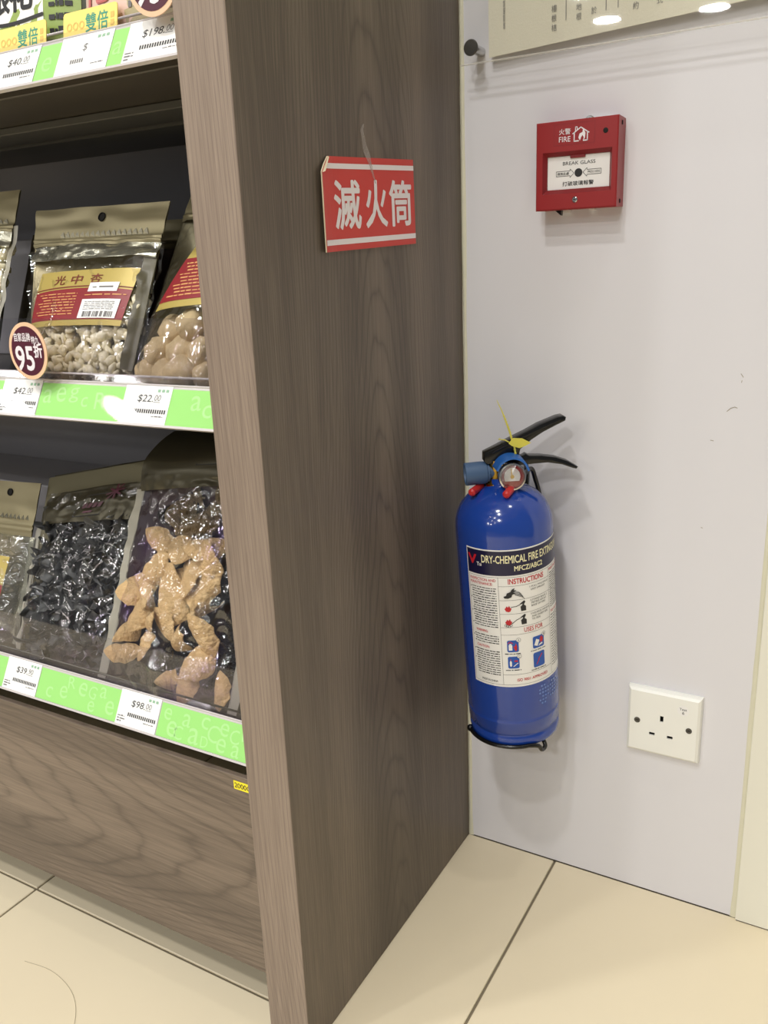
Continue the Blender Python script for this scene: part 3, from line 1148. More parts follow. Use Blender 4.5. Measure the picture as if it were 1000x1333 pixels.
# ---- bottom shelf, right: dried peel
pk = Pouch((-.275, -.365, .368), (-.097, -.365, .368), (-.2549, -.28, .5977), (-.082, -.28, .61), .060, .95, v0=-.04, seed=6.0, wr=.0042)
pk.creases = [(.10, .52, .50, .24, .006, .022), (.30, .62, .50, .24, .006, .02), (.50, .24, .80, .50, .006, .022), (.58, .74, .62, .48, .006, .025), (.72, .70, .66, .42, .005, .02), (.18, .70, .30, .40, .005, .025), (.05, .66, .12, .40, .004, .03), (.10, .12, .90, .05, .006, .03), (.80, .60, .92, .30, .004, .02)]
r = thing('foil_pouch', 'large clear pouch of tan dried peel beside the wood panel on the bottom shelf', 'bag', (-.18, -.335, .358))
pk.back(r, MT['foil_plum'])
pk.gusset(r, MT['film'])
pk.film(r, MT['film'], .95)
pk.fins(r, MT['seal_film'], .07, .84)
mb = MB()


def fn(u, b):
    v = .83 + .30 * b + .06 * u * (1 - b)
    x = .003 * noise.noise((u * 3, v * 9, 5)) + .001 - .03 * b * b + .012 * math.sin(b * PI)
    return pk.P(u, v, 1, x, v < .9)


mb.grid(fn, 40, 30)
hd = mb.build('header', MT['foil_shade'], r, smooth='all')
mb = MB()
fmk = lambda i, j, d=0.0: fn(.45 + .38 * i, .35 + .45 * j) + pk.n * (.0008 + d)
for a in ((0, 1, 0, .02), (0, 1, .98, 1), (0, .015, 0, 1), (.985, 1, 0, 1)):
    rect(mb, fmk, *a, .0002, 6)
mb.build('printed_frame', MT['ink'], hd)
# the peel pieces: a few curled shells, copied one by one
rng = random.Random(5)


def shell_mesh(seed, mats, L=1.0, W=.7, curl=.55, tip=.5):
    rg = random.Random(seed)
    mb = MB()
    nu, nv = 18, 12

    def srf(u, v, k):
        x = (u - .5) * 2
        w = W * max(0, 1 - abs(x) ** (1.5 + tip)) ** .95 * (1 - .35 * tip * x)
        w *= 1 + .20 * math.sin(3.1 * x + seed) + .16 * noise.noise((x * 3.5, seed, 0)) + .10 * noise.noise((x * 9, seed, 2))
        y = (v - .5) * 2 * w
        z = -curl * (y * y / max(W, .1)) - .30 * curl * x * x + .10 * noise.noise((x * 1.4, y * 1.4, seed)) + .03 * noise.noise((x * 5, y * 5, seed))
        return Vector((x * L, y + .10 * math.sin(2 * x + seed), z + k))
    mb.grid(lambda u, v: srf(u, v, .0), nu, nv)
    mb.grid(lambda u, v: srf(1 - u, v, -.035), nu, nv)
    n = (nu + 1) * (nv + 1)
    o = mb.build('dried_peel', mats, smooth='all')
    return o


protos = {}
for mk in ('peel', 'peel_dark', 'peel_black'):
    protos[mk] = [shell_mesh(s_ + len(mk), MT[mk], L=1.0, W=w_, curl=c_, tip=t_) for s_, w_, c_, t_ in ((1, .62, .62, .35), (2, .80, .45, .7), (3, .56, .85, .2))]
used = set()
PEELS = [  # u, v, half length, material, in-plane turn, tilt
    (.23, .612, .0235, 'peel', 2.6, .2), (.12, .40, .024, 'peel', .4, .3), (.10, .205, .020, 'peel', .9, .4), (.29, .265, .020, 'peel', .2, .5),
    (.46, .385, .030, 'peel', 1.45, .2), (.68, .385, .028, 'peel', .95, .3), (.24, .49, .026, 'peel', .7, .3), (.30, .765, .022, 'peel_dark', .8, .6),
    (.36, .845, .022, 'peel_dark', 2.2, .5), (.53, .765, .028, 'peel_dark', 1.2, .3), (.45, .68, .024, 'peel_dark', .4, .3), (.63, .80, .020, 'peel_dark', 1.7, .4),
    (.72, .235, .026, 'peel', 2.1, .3), (.27, .155, .020, 'peel', 2.3, .4), (.52, .19, .022, 'peel', .6, .5), (.13, .11, .020, 'peel', .3, .4),
    (.655, .03, .019, 'peel', 1.5, .1), (.50, .025, .017, 'peel', .2, .1), (.90, .045, .020, 'peel', 2.0, .2),
    (.72, .47, .026, 'peel_black', .7, .2), (.545, .215, .020, 'peel_black', .6, .2), (.80, .52, .026, 'peel_black', 1.2, .3), (.62, .53, .028, 'peel', 1.1, .2),
    (.36, .55, .022, 'peel_black', .2, .2), (.84, .33, .024, 'peel_black', 1.5, .3), (.38, .43, .024, 'peel', 1.2, .4), (.78, .66, .026, 'peel_dark', 1.0, .4),
    (.16, .74, .020, 'peel_black', .2, .2), (.86, .17, .024, 'peel_black', 1.4, .2), (.36, .32, .024, 'peel_black', .2, .1), (.20, .30, .024, 'peel', 1.3, .2),
    (.50, .48, .024, 'peel', 2.0, .3), (.84, .78, .022, 'peel_dark', 2.0, .3), (.20, .02, .018, 'peel_black', .2, .2), (.36, .05, .018, 'peel_black', 1.2, .2),
    (.78, .04, .018, 'peel_black', .4, .2), (.64, .62, .024, 'peel', .4, .4),
    (.40, .26, .021, 'peel', 2.4, .5), (.58, .43, .022, 'peel', 1.9, .6), (.20, .36, .020, 'peel', 2.7, .6), (.74, .14, .021, 'peel', .9, .5),
    (.55, .86, .024, 'peel_dark', 2.6, .5), (.74, .74, .024, 'peel_dark', .6, .5), (.42, .60, .020, 'peel', 1.7, .6), (.44, .12, .020, 'peel_black', 2.0, .3)]
for i, (u, v, sz, mk, turn, tilt) in enumerate(PEELS):
    p = protos[mk][i % 3]
    if (mk, i % 3) in used:
        o = p.copy()
        C.objects.link(o)
    else:
        o = p
        used.add((mk, i % 3))
    depth = -.004 if mk == 'peel' else (-.012 if mk == 'peel_dark' else -.016)
    c = pk.P(u, v, .7, depth - .002 * (i % 3), False)
    ex = (pk.e1 * math.cos(turn) + pk.e2 * math.sin(turn))
    nz_ = (pk.n + pk.e1 * rng.uniform(-1.6, 1.6) * tilt + pk.e2 * rng.uniform(-1.6, 1.6) * tilt).normalized()
    ex = (ex - nz_ * ex.dot(nz_)).normalized()
    ey = nz_.cross(ex)
    M = Matrix(((ex.x, ey.x, nz_.x, 0), (ex.y, ey.y, nz_.y, 0), (ex.z, ey.z, nz_.z, 0), (0, 0, 0, 1)))
    o.matrix_basis = Matrix.Translation(c) @ M @ Matrix.Scale(sz * 1.08, 4)
    col = {'peel': 'tan', 'peel_dark': 'dull brown', 'peel_black': 'blackened'}[mk]
    where = ('foot', 'lower part', 'middle', 'upper part')[min(3, int((v + .05) * 3.6))] + ' ' + ('left', 'centre', 'right')[min(2, int(u * 3))]
    tag(o, '%s dried peel piece at the %s of the bottom right pouch' % (col, where), 'dried peel', col + ' dried peel pieces in the bottom right pouch')
for mk in protos:
    for k in range(3):
        if (mk, k) not in used:
            bpy.data.objects.remove(protos[mk][k])

# ---- bottom shelf, left: silvery pouch with hang hole, cut by the frame
ps = Pouch((-.630, -.352, .361), (-.452, -.352, .361), (-.625, -.280, .538), (-.4470, -.280, .5465), .045, .66, v0=-.01, seed=7.0, wr=.005)
r = thing('foil_pouch', 'silvery pouch with a hang hole at the left edge of the bottom shelf', 'bag', (-.53, -.33, .358))
ps.back(r, MT['foil_silver'])
ps.gusset(r, MT['film'])
ps.film(r, MT['film'], .66)
ps.fins(r, MT['foil_silver'], .05, .66)
ps.header(r, MT['foil'], .66, 1.0, zip_v=(.70, .73))
ps.crimps(r, MT['foil_silver'], .76, h=.035, n=20, u0=.05, u1=.95)
ps.hole(r, .70, .93)
S = ps.smap(.0016)
cor = ((.35, .10), (.86, .10), (.86, .52), (.35, .52))
mb = MB()
label_patch(mb, S, cor)
lab = mb.build('label', MT['gold_print'], r, smooth='all')
fm = patch_map(S, cor)
mb = MB()
mb.grid(lambda i, j: fm(i, .02 + .55 * j, .0003), 10, 8)
mb.build('label_band', MT['maroon'], lab, smooth='all')

# ---- top shelf packs (only their feet are in the frame)


def pack(name, x0, x1, mat, label, y=-.372, z=.982, h=.20, t=.05):
    p = Pouch((x0, y + .012, z), (x1, y + .012, z), (x0 + .006, y + .04, z + h), (x1 - .006, y + .04, z + h), t, .9, v0=0, seed=x0 * 9, wr=.0008, ff=.3)
    r = thing(name, label, 'bag', ((x0 + x1) / 2, y, z))
    p.film(r, mat, .9, 'front_sheet', 24, 30)
    p.back(r, mat)
    p.header(r, mat, .88, 1.0)
    return p, r


p, r = pack('tea_pouch', -.365, -.196, MT['pack_green'], 'green pouch with a white panel and big black characters on the top shelf')
S = p.smap(.0005)
cor = ((.34, .03), (.80, .03), (.80, .9), (.34, .9))
mb = MB()
label_patch(mb, S, cor)
lab = mb.build('label', MT['white_card'], r, smooth='all')
fm = patch_map(S, cor)
mb = MB()
text(mb, '銀', fm, .10, .180, .36, .16, .0005, bold=.03)
text(mb, '花', fm, .48, .180, .36, .16, .0005, bold=.03)
mb.grid(lambda i, j: fm(i, .135 + .018 * j - .02 * math.sin(i * PI), .0004), 12, 1)
mb.build('lettering', MT['ink'], lab)
mb = MB()
mb.grid(lambda i, j: fm(.05 + .5 * i, .0 + .11 * j * (1 - .6 * i), .0004), 6, 4)
mb.build('leaf_print', MT['pack_green'], lab)
mb = MB()
fm2 = patch_map(S, ((.83, .05), (.97, .05), (.97, .5), (.83, .5)))
for i in range(7):
    fineprint(mb, fm2, .05, .95, .05 + .12 * i, .06, .0004, rng)
mb.build('small_print', MT['ink'], r, kind='stuff')

p, r = pack('tea_pouch', -.192, -.055, MT['pack_pink'], 'pale pink pouch with rose characters behind the yellow tags on the top shelf')
S = p.smap(.0005)
cor = ((.45, .02), (.95, .02), (.95, .9), (.45, .9))
mb = MB()
label_patch(mb, S, cor)
lab = mb.build('label', MT['pack_beige'], r, smooth='all')
fm2 = patch_map(S, cor)
mb = MB()
for i in range(9):
    fineprint(mb, fm2, .08, .9, .08 + .075 * i, .03, .0004, rng)
mb.build('small_print', MT['ink_soft'], lab, kind='stuff')
mb = MB()
fm = patch_map(S, ((0, 0), (1, 0), (1, 1), (0, 1)))
text(mb, '花', fm, .06, .135, .27, .20, .0005, bold=.02)
mb.build('lettering', MT['pink_ink'], r)

# ------------------------------------------------------------------ yellow number sticker on the kick panel
fm = plane_map((-.0700, -KY, .3030), (1, 0, 0), (0, 0, 1))
r = thing('number_sticker', 'small yellow sticker with black number on the top right corner of the kick panel', 'sticker', (-.06, -KY, .295))
mb = MB().box(-.0700, -.0506, -KY - .0003, -KY, .2998, .3092)
mb.build('sticker_face', MT['sticker_yellow'], r)
mb = MB()
text(mb, '2000G', fm, .0012, -.0012, .0200, .0056, .0005, bold=.01)
mb.build('lettering', MT['ink'], r)

# ------------------------------------------------------------------ red sign on the side panel
r = thing('fire_sign', 'red sign with white characters stuck askew on the walnut side panel', 'sign', (.001, -.21, .81))
fs = plane_map((.0, -.2953, .8042), (0, 1, 0), (0, 0, 1))       # x = towards the wall, y = up
W0 = .1764
# outline follows the photograph's slightly skewed board
BLp, BRp, TRp, TLp, CLp = (0, 0), (.1764, .0068), (.1747, .0889), (.0135, .0813), (-.0010, .0686)
ol = [BLp, BRp, TRp, TLp, CLp]


def bil(i, j):
    a = Vector(BLp).lerp(Vector(BRp), i)
    b = Vector((-.0012, .0800)).lerp(Vector(TRp), i)
    q = a.lerp(b, j)
    return q


def signf(i, j, d=0.0):
    q = bil(i, j)
    lift = .0035 * max(0, 1 - i * 6) ** 2
    return fs(q.x, q.y, .0016 + d + lift)


mb = MB()
nn = 24
for i in range(nn):
    a, b = i / nn, (i + 1) / nn
    # cut corner at the top left
    ta = min(1.0, .84 + a * 2.1)
    tb = min(1.0, .84 + b * 2.1)
    mb.quad(signf(a, 0), signf(b, 0), signf(b, tb), signf(a, ta))
front = len(mb.f)
mb.cur = 1
for i in range(nn):
    a, b = i / nn, (i + 1) / nn
    ta = min(1.0, .84 + a * 2.1)
    tb = min(1.0, .84 + b * 2.1)
    mb.quad(signf(a, 0, -.0014), signf(a, ta, -.0014), signf(b, tb, -.0014), signf(b, 0, -.0014))
    mb.quad(signf(a, ta), signf(b, tb), signf(b, tb, -.0014), signf(a, ta, -.0014))
    mb.quad(signf(a, 0), signf(b, 0), signf(b, 0, -.0014), signf(a, 0, -.0014))
mb.quad(signf(0, 0), signf(0, .84), signf(0, .84, -.0014), signf(0, 0, -.0014))
mb.quad(signf(1, 0), signf(1, 1), signf(1, 1, -.0014), signf(1, 0, -.0014))
mb.build('board', [MT['sign_red'], MT['foam']], r)
mb = MB()
# curled corner fold showing the pale back
a, b, c_ = signf(.0, .84, .0005), signf(.076, 1.0, .0005), signf(.062, .865, .004)
mb.add([a, b, fs(.0120, .0690, .0062), fs(.004, .0672, .006)], [[0, 1, 2, 3]])
mb.v = [signf(0, .83, .0004), signf(.080, 1.0, .0004), signf(.070, .985, .0026), signf(.014, .84, .0026)]
mb.build('curled_corner', MT['foam'], r)
for a_, b_, c_ in ((.006, .068, .128), (.048, .872, .928)):
    mb = MB()
    rect(mb, signf, a_, .998, b_, c_, .0003, 12)
    mb.build('stripe', MT['white_print'], r)
for ch, x in (('滅', .125), ('火', .435), ('筒', .700)):
    mb = MB()
    text(mb, ch, signf, x, .235, .255 if ch != '火' else .230, .515, .0003, bold=.022)
    mb.build('printed_character', MT['white_print'], r)
mb = MB()
tp = [(.548, .72), (.528, .80), (.50, .93), (.475, 1.04), (.455, 1.18), (.44, 1.30), (.46, 1.36)]
tw = [.010, .020, .030, .060, .036, .030, .014]


def tf(u, v):
    k = v * (len(tp) - 1)
    i = min(int(k), len(tp) - 2)
    t = k - i
    x = tp[i][0] * (1 - t) + tp[i + 1][0] * t
    y = tp[i][1] * (1 - t) + tp[i + 1][1] * t
    w = tw[i] * (1 - t) + tw[i + 1] * t
    w *= 1 + .5 * noise.noise((v * 14, u * 2, 0))
    q = bil(x + (u - .5) * w, y)
    return fs(q.x, q.y, .0022 - .0012 * smooth(.4, .6, v) + .0003 * noise.noise((u * 5, v * 22, 1)))


mb.grid(tf, 6, 40)
o = mb.build('tape_residue', MT['tape'], r, smooth='all')

# ------------------------------------------------------------------ fire alarm call point
cx0, cx1, cz0, cz1, cd = .1005, .1872, .8392, .9262, .029
r = thing('fire_call_point', 'red break glass fire alarm call point on the white wall', 'fire alarm', ((cx0 + cx1) / 2, 0, cz0))
wx0, wx1, wz0, wz1 = cx0 + .0108, cx0 + .0775, cz0 + .0195, cz0 + .0540
mb = MB()
bv = .0012
yF = -cd
# front ring around the window
fo = .0034
xs = [cx0 + bv, wx0 - fo, wx1 + fo, cx1 - bv]
zs = [cz0 + bv, wz0 - fo, wz1 + fo, cz1 - bv]
for i in range(3):
    for j in range(3):
        if i == 1 and j == 1:
            continue
        mb.quad((xs[i], yF, zs[j]), (xs[i + 1], yF, zs[j]), (xs[i + 1], yF, zs[j + 1]), (xs[i], yF, zs[j + 1]))
ring0 = [(cx0 + bv, yF, cz0 + bv), (cx1 - bv, yF, cz0 + bv), (cx1 - bv, yF, cz1 - bv), (cx0 + bv, yF, cz1 - bv)]
ring1 = [(cx0, yF + bv, cz0), (cx1, yF + bv, cz0), (cx1, yF + bv, cz1), (cx0, yF + bv, cz1)]
ring2 = [(cx0 + .0006, -.003, cz0 + .0006), (cx1 - .0006, -.003, cz0 + .0006), (cx1 - .0006, -.003, cz1 - .0006), (cx0 + .0006, -.003, cz1 - .0006)]
ring3 = [(cx0 + .0006, 0, cz0 + .0006), (cx1 - .0006, 0, cz0 + .0006), (cx1 - .0006, 0, cz1 - .0006), (cx0 + .0006, 0, cz1 - .0006)]
for A_, B_ in ((ring0, ring1), (ring1, ring2), (ring2, ring3)):
    for k in range(4):
        mb.quad(A_[k], A_[(k + 1) % 4], B_[(k + 1) % 4], B_[k])
mb.build('housing', MT['alarm_red'], r)
mb = MB()
ib = .004
yi = yF + .005
o4 = [(wx0 - fo, yF, wz0 - fo), (wx1 + fo, yF, wz0 - fo), (wx1 + fo, yF, wz1 + fo), (wx0 - fo, yF, wz1 + fo)]
o5 = [(wx0, yi, wz0 + .001), (wx1, yi, wz0 + .001), (wx1, yi, wz1 - .0005), (wx0, yi, wz1 - .0005)]
o6 = [(wx0, yi + .004, wz0 + .001), (wx1, yi + .004, wz0 + .001), (wx1, yi + .004, wz1 - .0005), (wx0, yi + .004, wz1 - .0005)]
for k in range(4):
    mb.quad(o4[k], o4[(k + 1) % 4], o5[(k + 1) % 4], o5[k])
    mb.quad(o5[k], o5[(k + 1) % 4], o6[(k + 1) % 4], o6[k])
mb.build('window_frame', MT['alarm_red_dark'], r)
fw = plane_map((wx0, yi + .0015, wz0 + .001), (1, 0, 0), (0, 0, 1))
ww, wh = wx1 - wx0, wz1 - wz0 - .0015
mb = MB().box(wx0 + .0002, wx1 - .0002, yi + .0015, yi + .0035, wz0 + .0012, wz1 - .0007)
card = mb.build('glass_card', MT['label_white'], r)
mb = MB()
text(mb, 'BREAK GLASS', fw, ww * .25, wh * .72, ww * .52, wh * .105, .0003)
text(mb, '打破玻璃報警', fw, ww * .25, wh * .10, ww * .50, wh * .135, .0003, bold=.012)
disc(mb, fw, ww * .505, wh * .475, .0042, d=.0003)
for sg in (1, -1):
    X = lambda t: ww * .505 + sg * t
    pts = [(-.0048, 0), (-.0090, .0042), (-.0090, .0024), (-.0240, .0024), (-.0240, -.0024), (-.0090, -.0024), (-.0090, -.0042)]
    for k in range(len(pts)):
        (ax_, ay_), (bx_, by_) = pts[k], pts[(k + 1) % len(pts)]
        dx, dy = bx_ - ax_, by_ - ay_
        ln = math.hypot(dx, dy)
        nx, ny = -dy / ln * .00022, dx / ln * .00022
        yy = wh * .475
        poly(mb, fw, [(X(ax_ + nx), yy + ay_ + ny), (X(bx_ + nx), yy + by_ + ny), (X(bx_ - nx), yy + by_ - ny), (X(ax_ - nx), yy + ay_ - ny)], .0003)
text(mb, '請按此處', fw, ww * .505 - .0228, wh * .475 - .0013, .0125, .0026, .0003, bold=.01)
text(mb, 'PRESS HERE', fw, ww * .505 + .0098, wh * .475 - .0010, .0132, .0021, .0003)
mb.build('lettering', MT['ink'], card)
MB().box((wx0 + wx1) / 2 - .0085, (wx0 + wx1) / 2 + .0075, yi - .0006, yi + .003, wz1 - .0032, wz1, b=.0004, seg=1).build('retaining_clip', MT['alarm_red_dark'], r)
ff = plane_map((cx0, yF, cz0), (1, 0, 0), (0, 0, 1))
mb = MB()
text(mb, '火警', ff, .0250, .0735, .0122, .0056, .0003, bold=.008)
text(mb, 'FIRE', ff, .0250, .0665, .0122, .0050, .0003, bold=.008)


def stroke(mb, fn, pts, w, d=.0003, closed=False):
    n = len(pts)
    for k in range(n if closed else n - 1):
        (ax_, ay_), (bx_, by_) = pts[k], pts[(k + 1) % n]
        dx, dy = bx_ - ax_, by_ - ay_
        ln = max(1e-9, math.hypot(dx, dy))
        nx, ny = -dy / ln * w / 2, dx / ln * w / 2
        ex, ey = dx / ln * w * .3, dy / ln * w * .3
        poly(mb, fn, [(ax_ + nx - ex, ay_ + ny - ey), (bx_ + nx + ex, by_ + ny + ey), (bx_ - nx + ex, by_ - ny + ey), (ax_ - nx - ex, ay_ - ny - ey)], d)


hx, hz = .0408, .0662
stroke(mb, ff, [(hx - .0012, hz + .0072), (hx + .0072, hz + .0128), (hx + .0158, hz + .0072)], .0011)
stroke(mb, ff, [(hx + .0004, hz + .0080), (hx + .0004, hz), (hx + .0050, hz)], .0011)
stroke(mb, ff, [(hx + .0142, hz + .0080), (hx + .0142, hz), (hx + .0100, hz)], .0011)
stroke(mb, ff, [(hx + .0016, hz + .0100), (hx + .0016, hz + .0135), (hx + .0034, hz + .0135), (hx + .0034, hz + .0110)], .0008)
poly(mb, ff, [(hx + .0066, hz), (hx + .0048, hz + .003), (hx + .0060, hz + .0068), (hx + .0090, hz + .0080), (hx + .0096, hz + .0120), (hx + .0122, hz + .0070), (hx + .0118, hz + .0026), (hx + .0098, hz - .0004), (hx + .0104, hz + .003), (hx + .0090, hz + .0052), (hx + .0076, hz + .003)], .00035)
mb.build('lettering', MT['white_print'], r)
mb = MB()
stroke(mb, ff, [(.0195, .0635), (.0625, .0635), (.0625, .0835), (.0195, .0835)], .0004, .00012, True)
mb.build('recessed_outline', MT['alarm_red_dark'], r)
mb = MB().lathe([(.0026, -.0002), (.0026, .0003), (.0024, .0004), (0, .0004)], ff(.0737, .0735, 0), (0, -1, 0), 20)
mb.build('indicator_hole', MT['black_hole'], r, smooth=True)
mb = MB().lathe([(.0030, -.0002), (.0030, .0005), (.0022, .0012), (0, .0012)], ff(.0432, .0095, 0), (0, -1, 0), 20)
sc = mb.build('screw', MT['chrome'], r, smooth=True)
mb = MB().box(ff(.0432, .0095)[0] - .0012, ff(.0432, .0095)[0] + .0012, yF - .0015, yF - .0011, ff(.0432, .0095)[2] - .0004, ff(.0432, .0095)[2] + .0004)
mb.build('screw_slot', MT['black_hole'], sc)
mb = MB().box(cx1 - .0001, cx1 + .0003, -.0165, -.0135, cz1 - .008, cz1 - .004).box(cx1 - .0001, cx1 + .0003, -.0165, -.0135, cz0 + .004, cz0 + .008)
mb.build('side_slot', MT['black_hole'], r)
mb = MB().lathe([(.0050, 0), (.0050, .003), (.0042, .0038), (0, .0038)], (cx0 + .049, -.0002, cz1 + .0008), (0, -1, 0), 20)
mb.build('back_plate_knob', MT['chrome'], r, smooth=True)
MB().box(cx0 + .052, cx0 + .075, -.006, 0, cz1 - .001, cz1 + .0012, b=.0004, seg=1).box(cx0 + .020, cx0 + .030, -.008, 0, cz0 - .0020, cz0 + .0004).box(cx0 + .052, cx0 + .058, -.008, 0, cz0 - .0012, cz0 + .0004).build('back_plate', MT['label_white'], r)
MB().prism([(cx0 + .0175, cz0 + .0002), (cx0 + .0245, cz0 + .0002), (cx0 + .0240, cz0 - .0050)], lambda x, z: Vector((x, -.016, z)), lambda x, z: Vector((x, -.010, z))).build('bottom_tab', MT['black'], r)

# small scuffs on the white wall
for pts in ([(.305, .628), (.3085, .6315), (.3125, .633), (.3150, .632)], [(.3160, .668), (.3185, .6645)], [(.3175, .6610), (.3172, .6590)],
            [(.2905, .5960), (.2935, .5955)], [(.287, .497), (.2885, .4965)]):
    mb = MB()
    stroke(mb, plane_map((0, 0, 0), (1, 0, 0), (0, 0, 1)), pts, .0006, .00025)
    mb.build('scuff_mark', MT['scuff'], wall)

# ------------------------------------------------------------------ mains socket
sx, sz = .2173, .2045
r = thing('wall_socket', 'white square three pin mains socket low on the white wall', 'socket', (sx + .043, 0, sz))
bm = MB()
w = .086
xs = [0, .030, .0365, .0388, .0412, .0415, .0445, .0472, .0495, .056, w]
holes = [(.0395, .0435, .0465, .0545), (.0277, .0343, .0262, .0302), (.0487, .0553, .0262, .0302)]
xs = sorted(set([.004, w - .004] + [h_[0] for h_ in holes] + [h_[1] for h_ in holes]))
zs = sorted(set([.004, w - .004] + [h_[2] for h_ in holes] + [h_[3] for h_ in holes]))
yf = -.0095
mbp = MB()
mbh = MB()
for i in range(len(xs) - 1):
    for j in range(len(zs) - 1):
        mx_, mz_ = (xs[i] + xs[i + 1]) / 2, (zs[j] + zs[j + 1]) / 2
        inh = any(h_[0] < mx_ < h_[1] and h_[2] < mz_ < h_[3] for h_ in holes)
        if not inh:
            mbp.quad((sx + xs[i], yf, sz + zs[j]), (sx + xs[i + 1], yf, sz + zs[j]), (sx + xs[i + 1], yf, sz + zs[j + 1]), (sx + xs[i], yf, sz + zs[j + 1]))
for h_ in holes:
    a = [(sx + h_[0], sz + h_[2]), (sx + h_[1], sz + h_[2]), (sx + h_[1], sz + h_[3]), (sx + h_[0], sz + h_[3])]
    for k in range(4):
        p, q = a[k], a[(k + 1) % 4]
        mbp.quad((p[0], yf, p[1]), (q[0], yf, q[1]), (q[0], yf + .0022, q[1]), (p[0], yf + .0022, p[1]))
        mbh.quad((p[0], yf + .0022, p[1]), (q[0], yf + .0022, q[1]), (q[0], yf + .0085, q[1]), (p[0], yf + .0085, p[1]))
    mbh.quad(*[(p[0], yf + .0085, p[1]) for p in a])
rr = [[(.004, yf), (w - .004, yf)], [(.0012, yf + .0022), (w - .0012, yf + .0022)], [(0, yf + .0060), (w, yf + .0060)], [(0, 0), (w, 0)]]
for k in range(3):
    (a, ya), (b, _) = rr[k]
    (c_, yc), (d_, _) = rr[k + 1]
    A_ = [(a, a), (b, a), (b, b), (a, b)]
    B_ = [(c_, c_), (d_, c_), (d_, d_), (c_, d_)]
    for q in range(4):
        m_ = (q + 1) % 4
        mbp.quad((sx + A_[q][0], ya, sz + A_[q][1]), (sx + A_[m_][0], ya, sz + A_[m_][1]), (sx + B_[m_][0], yc, sz + B_[m_][1]), (sx + B_[q][0], yc, sz + B_[q][1]))
mbp.build('face_plate', MT['socket'], r)
mbh.build('pin_slots', MT['black_hole'], r)
for xx in (.0128, .0732):
    mb = MB().lathe([(.0036, -.0004), (.0036, .0005), (.0031, .0005), (.0029, -.0012 + .0014), (0, .0002)], (sx + xx, yf, sz + .043), (0, -1, 0), 20)
    s1 = mb.build('screw', MT['steel_dark'], r, smooth=True)
    c_ = Vector((sx + xx, yf - .0006, sz + .043))
    mb = MB().box(c_.x - .0016, c_.x + .0016, c_.y - .0002, c_.y, c_.z - .0004, c_.z + .0004)
    mb.build('screw_slot', MT['black_hole'], s1)
fm = plane_map((sx, yf, sz), (1, 0, 0), (0, 0, 1))
mb = MB()
disc(mb, fm, .0655, .0675, .0068, d=.0002)
st = mb.build('round_sticker', MT['label_white'], r)
mb = MB()
text(mb, 'Test', fm, .0612, .0680, .0085, .0030, .0004)
text(mb, '6', fm, .0645, .0630, .0024, .0036, .0004)
mb.build('handwriting', MT['ink'], st)

# ------------------------------------------------------------------ acrylic notice board above
r = thing('acrylic_panel', 'clear acrylic cover sheet fixed to the wall over the beige notice', 'panel', (.4, 0, .9935))
MB().box(.0125, .85, -.0265, -.0235, .9935, 1.52, b=.0006).build('sheet', MT['acrylic'], r)
MB().box(.0125, .85, -.0266, -.0234, .9925, .9938, b=.0004, seg=1).build('sheet_edge', MT['edge'], r)
for xx, zz in ((.0262, 1.0085), (.0262, 1.50), (.835, 1.0085), (.835, 1.50)):
    mb = MB().lathe([(.0070, .0003), (.0080, .0005), (.0082, .0018), (.0074, .0030), (0, .0032)], (xx, -.0267, zz), (0, -1, 0), 28)
    so = mb.build('standoff', MT['steel_dark'], r, smooth=True)
    mb = MB().lathe([(.0050, -.0265), (.0050, -.0032)], (xx, -.0267, zz), (0, -1, 0), 20)
    mb.build('standoff_stem', MT['chrome'], so, smooth=True)
r = thing('notice_paper', 'beige linen notice paper hanging slightly askew behind clear acrylic', 'notice', (.43, -.021, .999))
fn_ = plane_map((.0398, -.0110, .9995), (1, 0, .052), (-.012, 0, 1))
mb = MB()
mb.grid(lambda u, v: fn_(u * .75, v * .50, .0006 * math.sin(u * 5)), 10, 4)
mb.grid(lambda u, v: fn_(u * .75, v * .50, .0006 * math.sin(u * 5) - .0008), 10, 4)
sheet = mb.build('sheet', MT['paper'], r)
mb = MB()
text(mb, '牌照編號 Licence No.', fn_, .0195, .024, .062, .0026, .0010, rot=PI / 2)
cols = [(.0700, ('樓', '根', '桔'), .031), (.0960, ('地', '根'), .036), (.1115, ('於',), .0385), (.1530, ('約',), .034), (.1760, ('式',), .034)]
for x, chs, y0 in cols:
    for i, ch in enumerate(chs[::-1]):
        text(mb, ch, fn_, x, y0 - .020 + i * .0088, .0055, .0065, .0010)
mb.build('lettering', MT['ink_soft'], sheet)
mb = MB()
for x, y0 in ((.0850, .0185), (.1260, .0190), (.1380, .0190)):
    rect(mb, fn_, x, x + .0007, y0, .30, .0010)
mb.build('ruled_line', MT['ink_soft'], sheet)

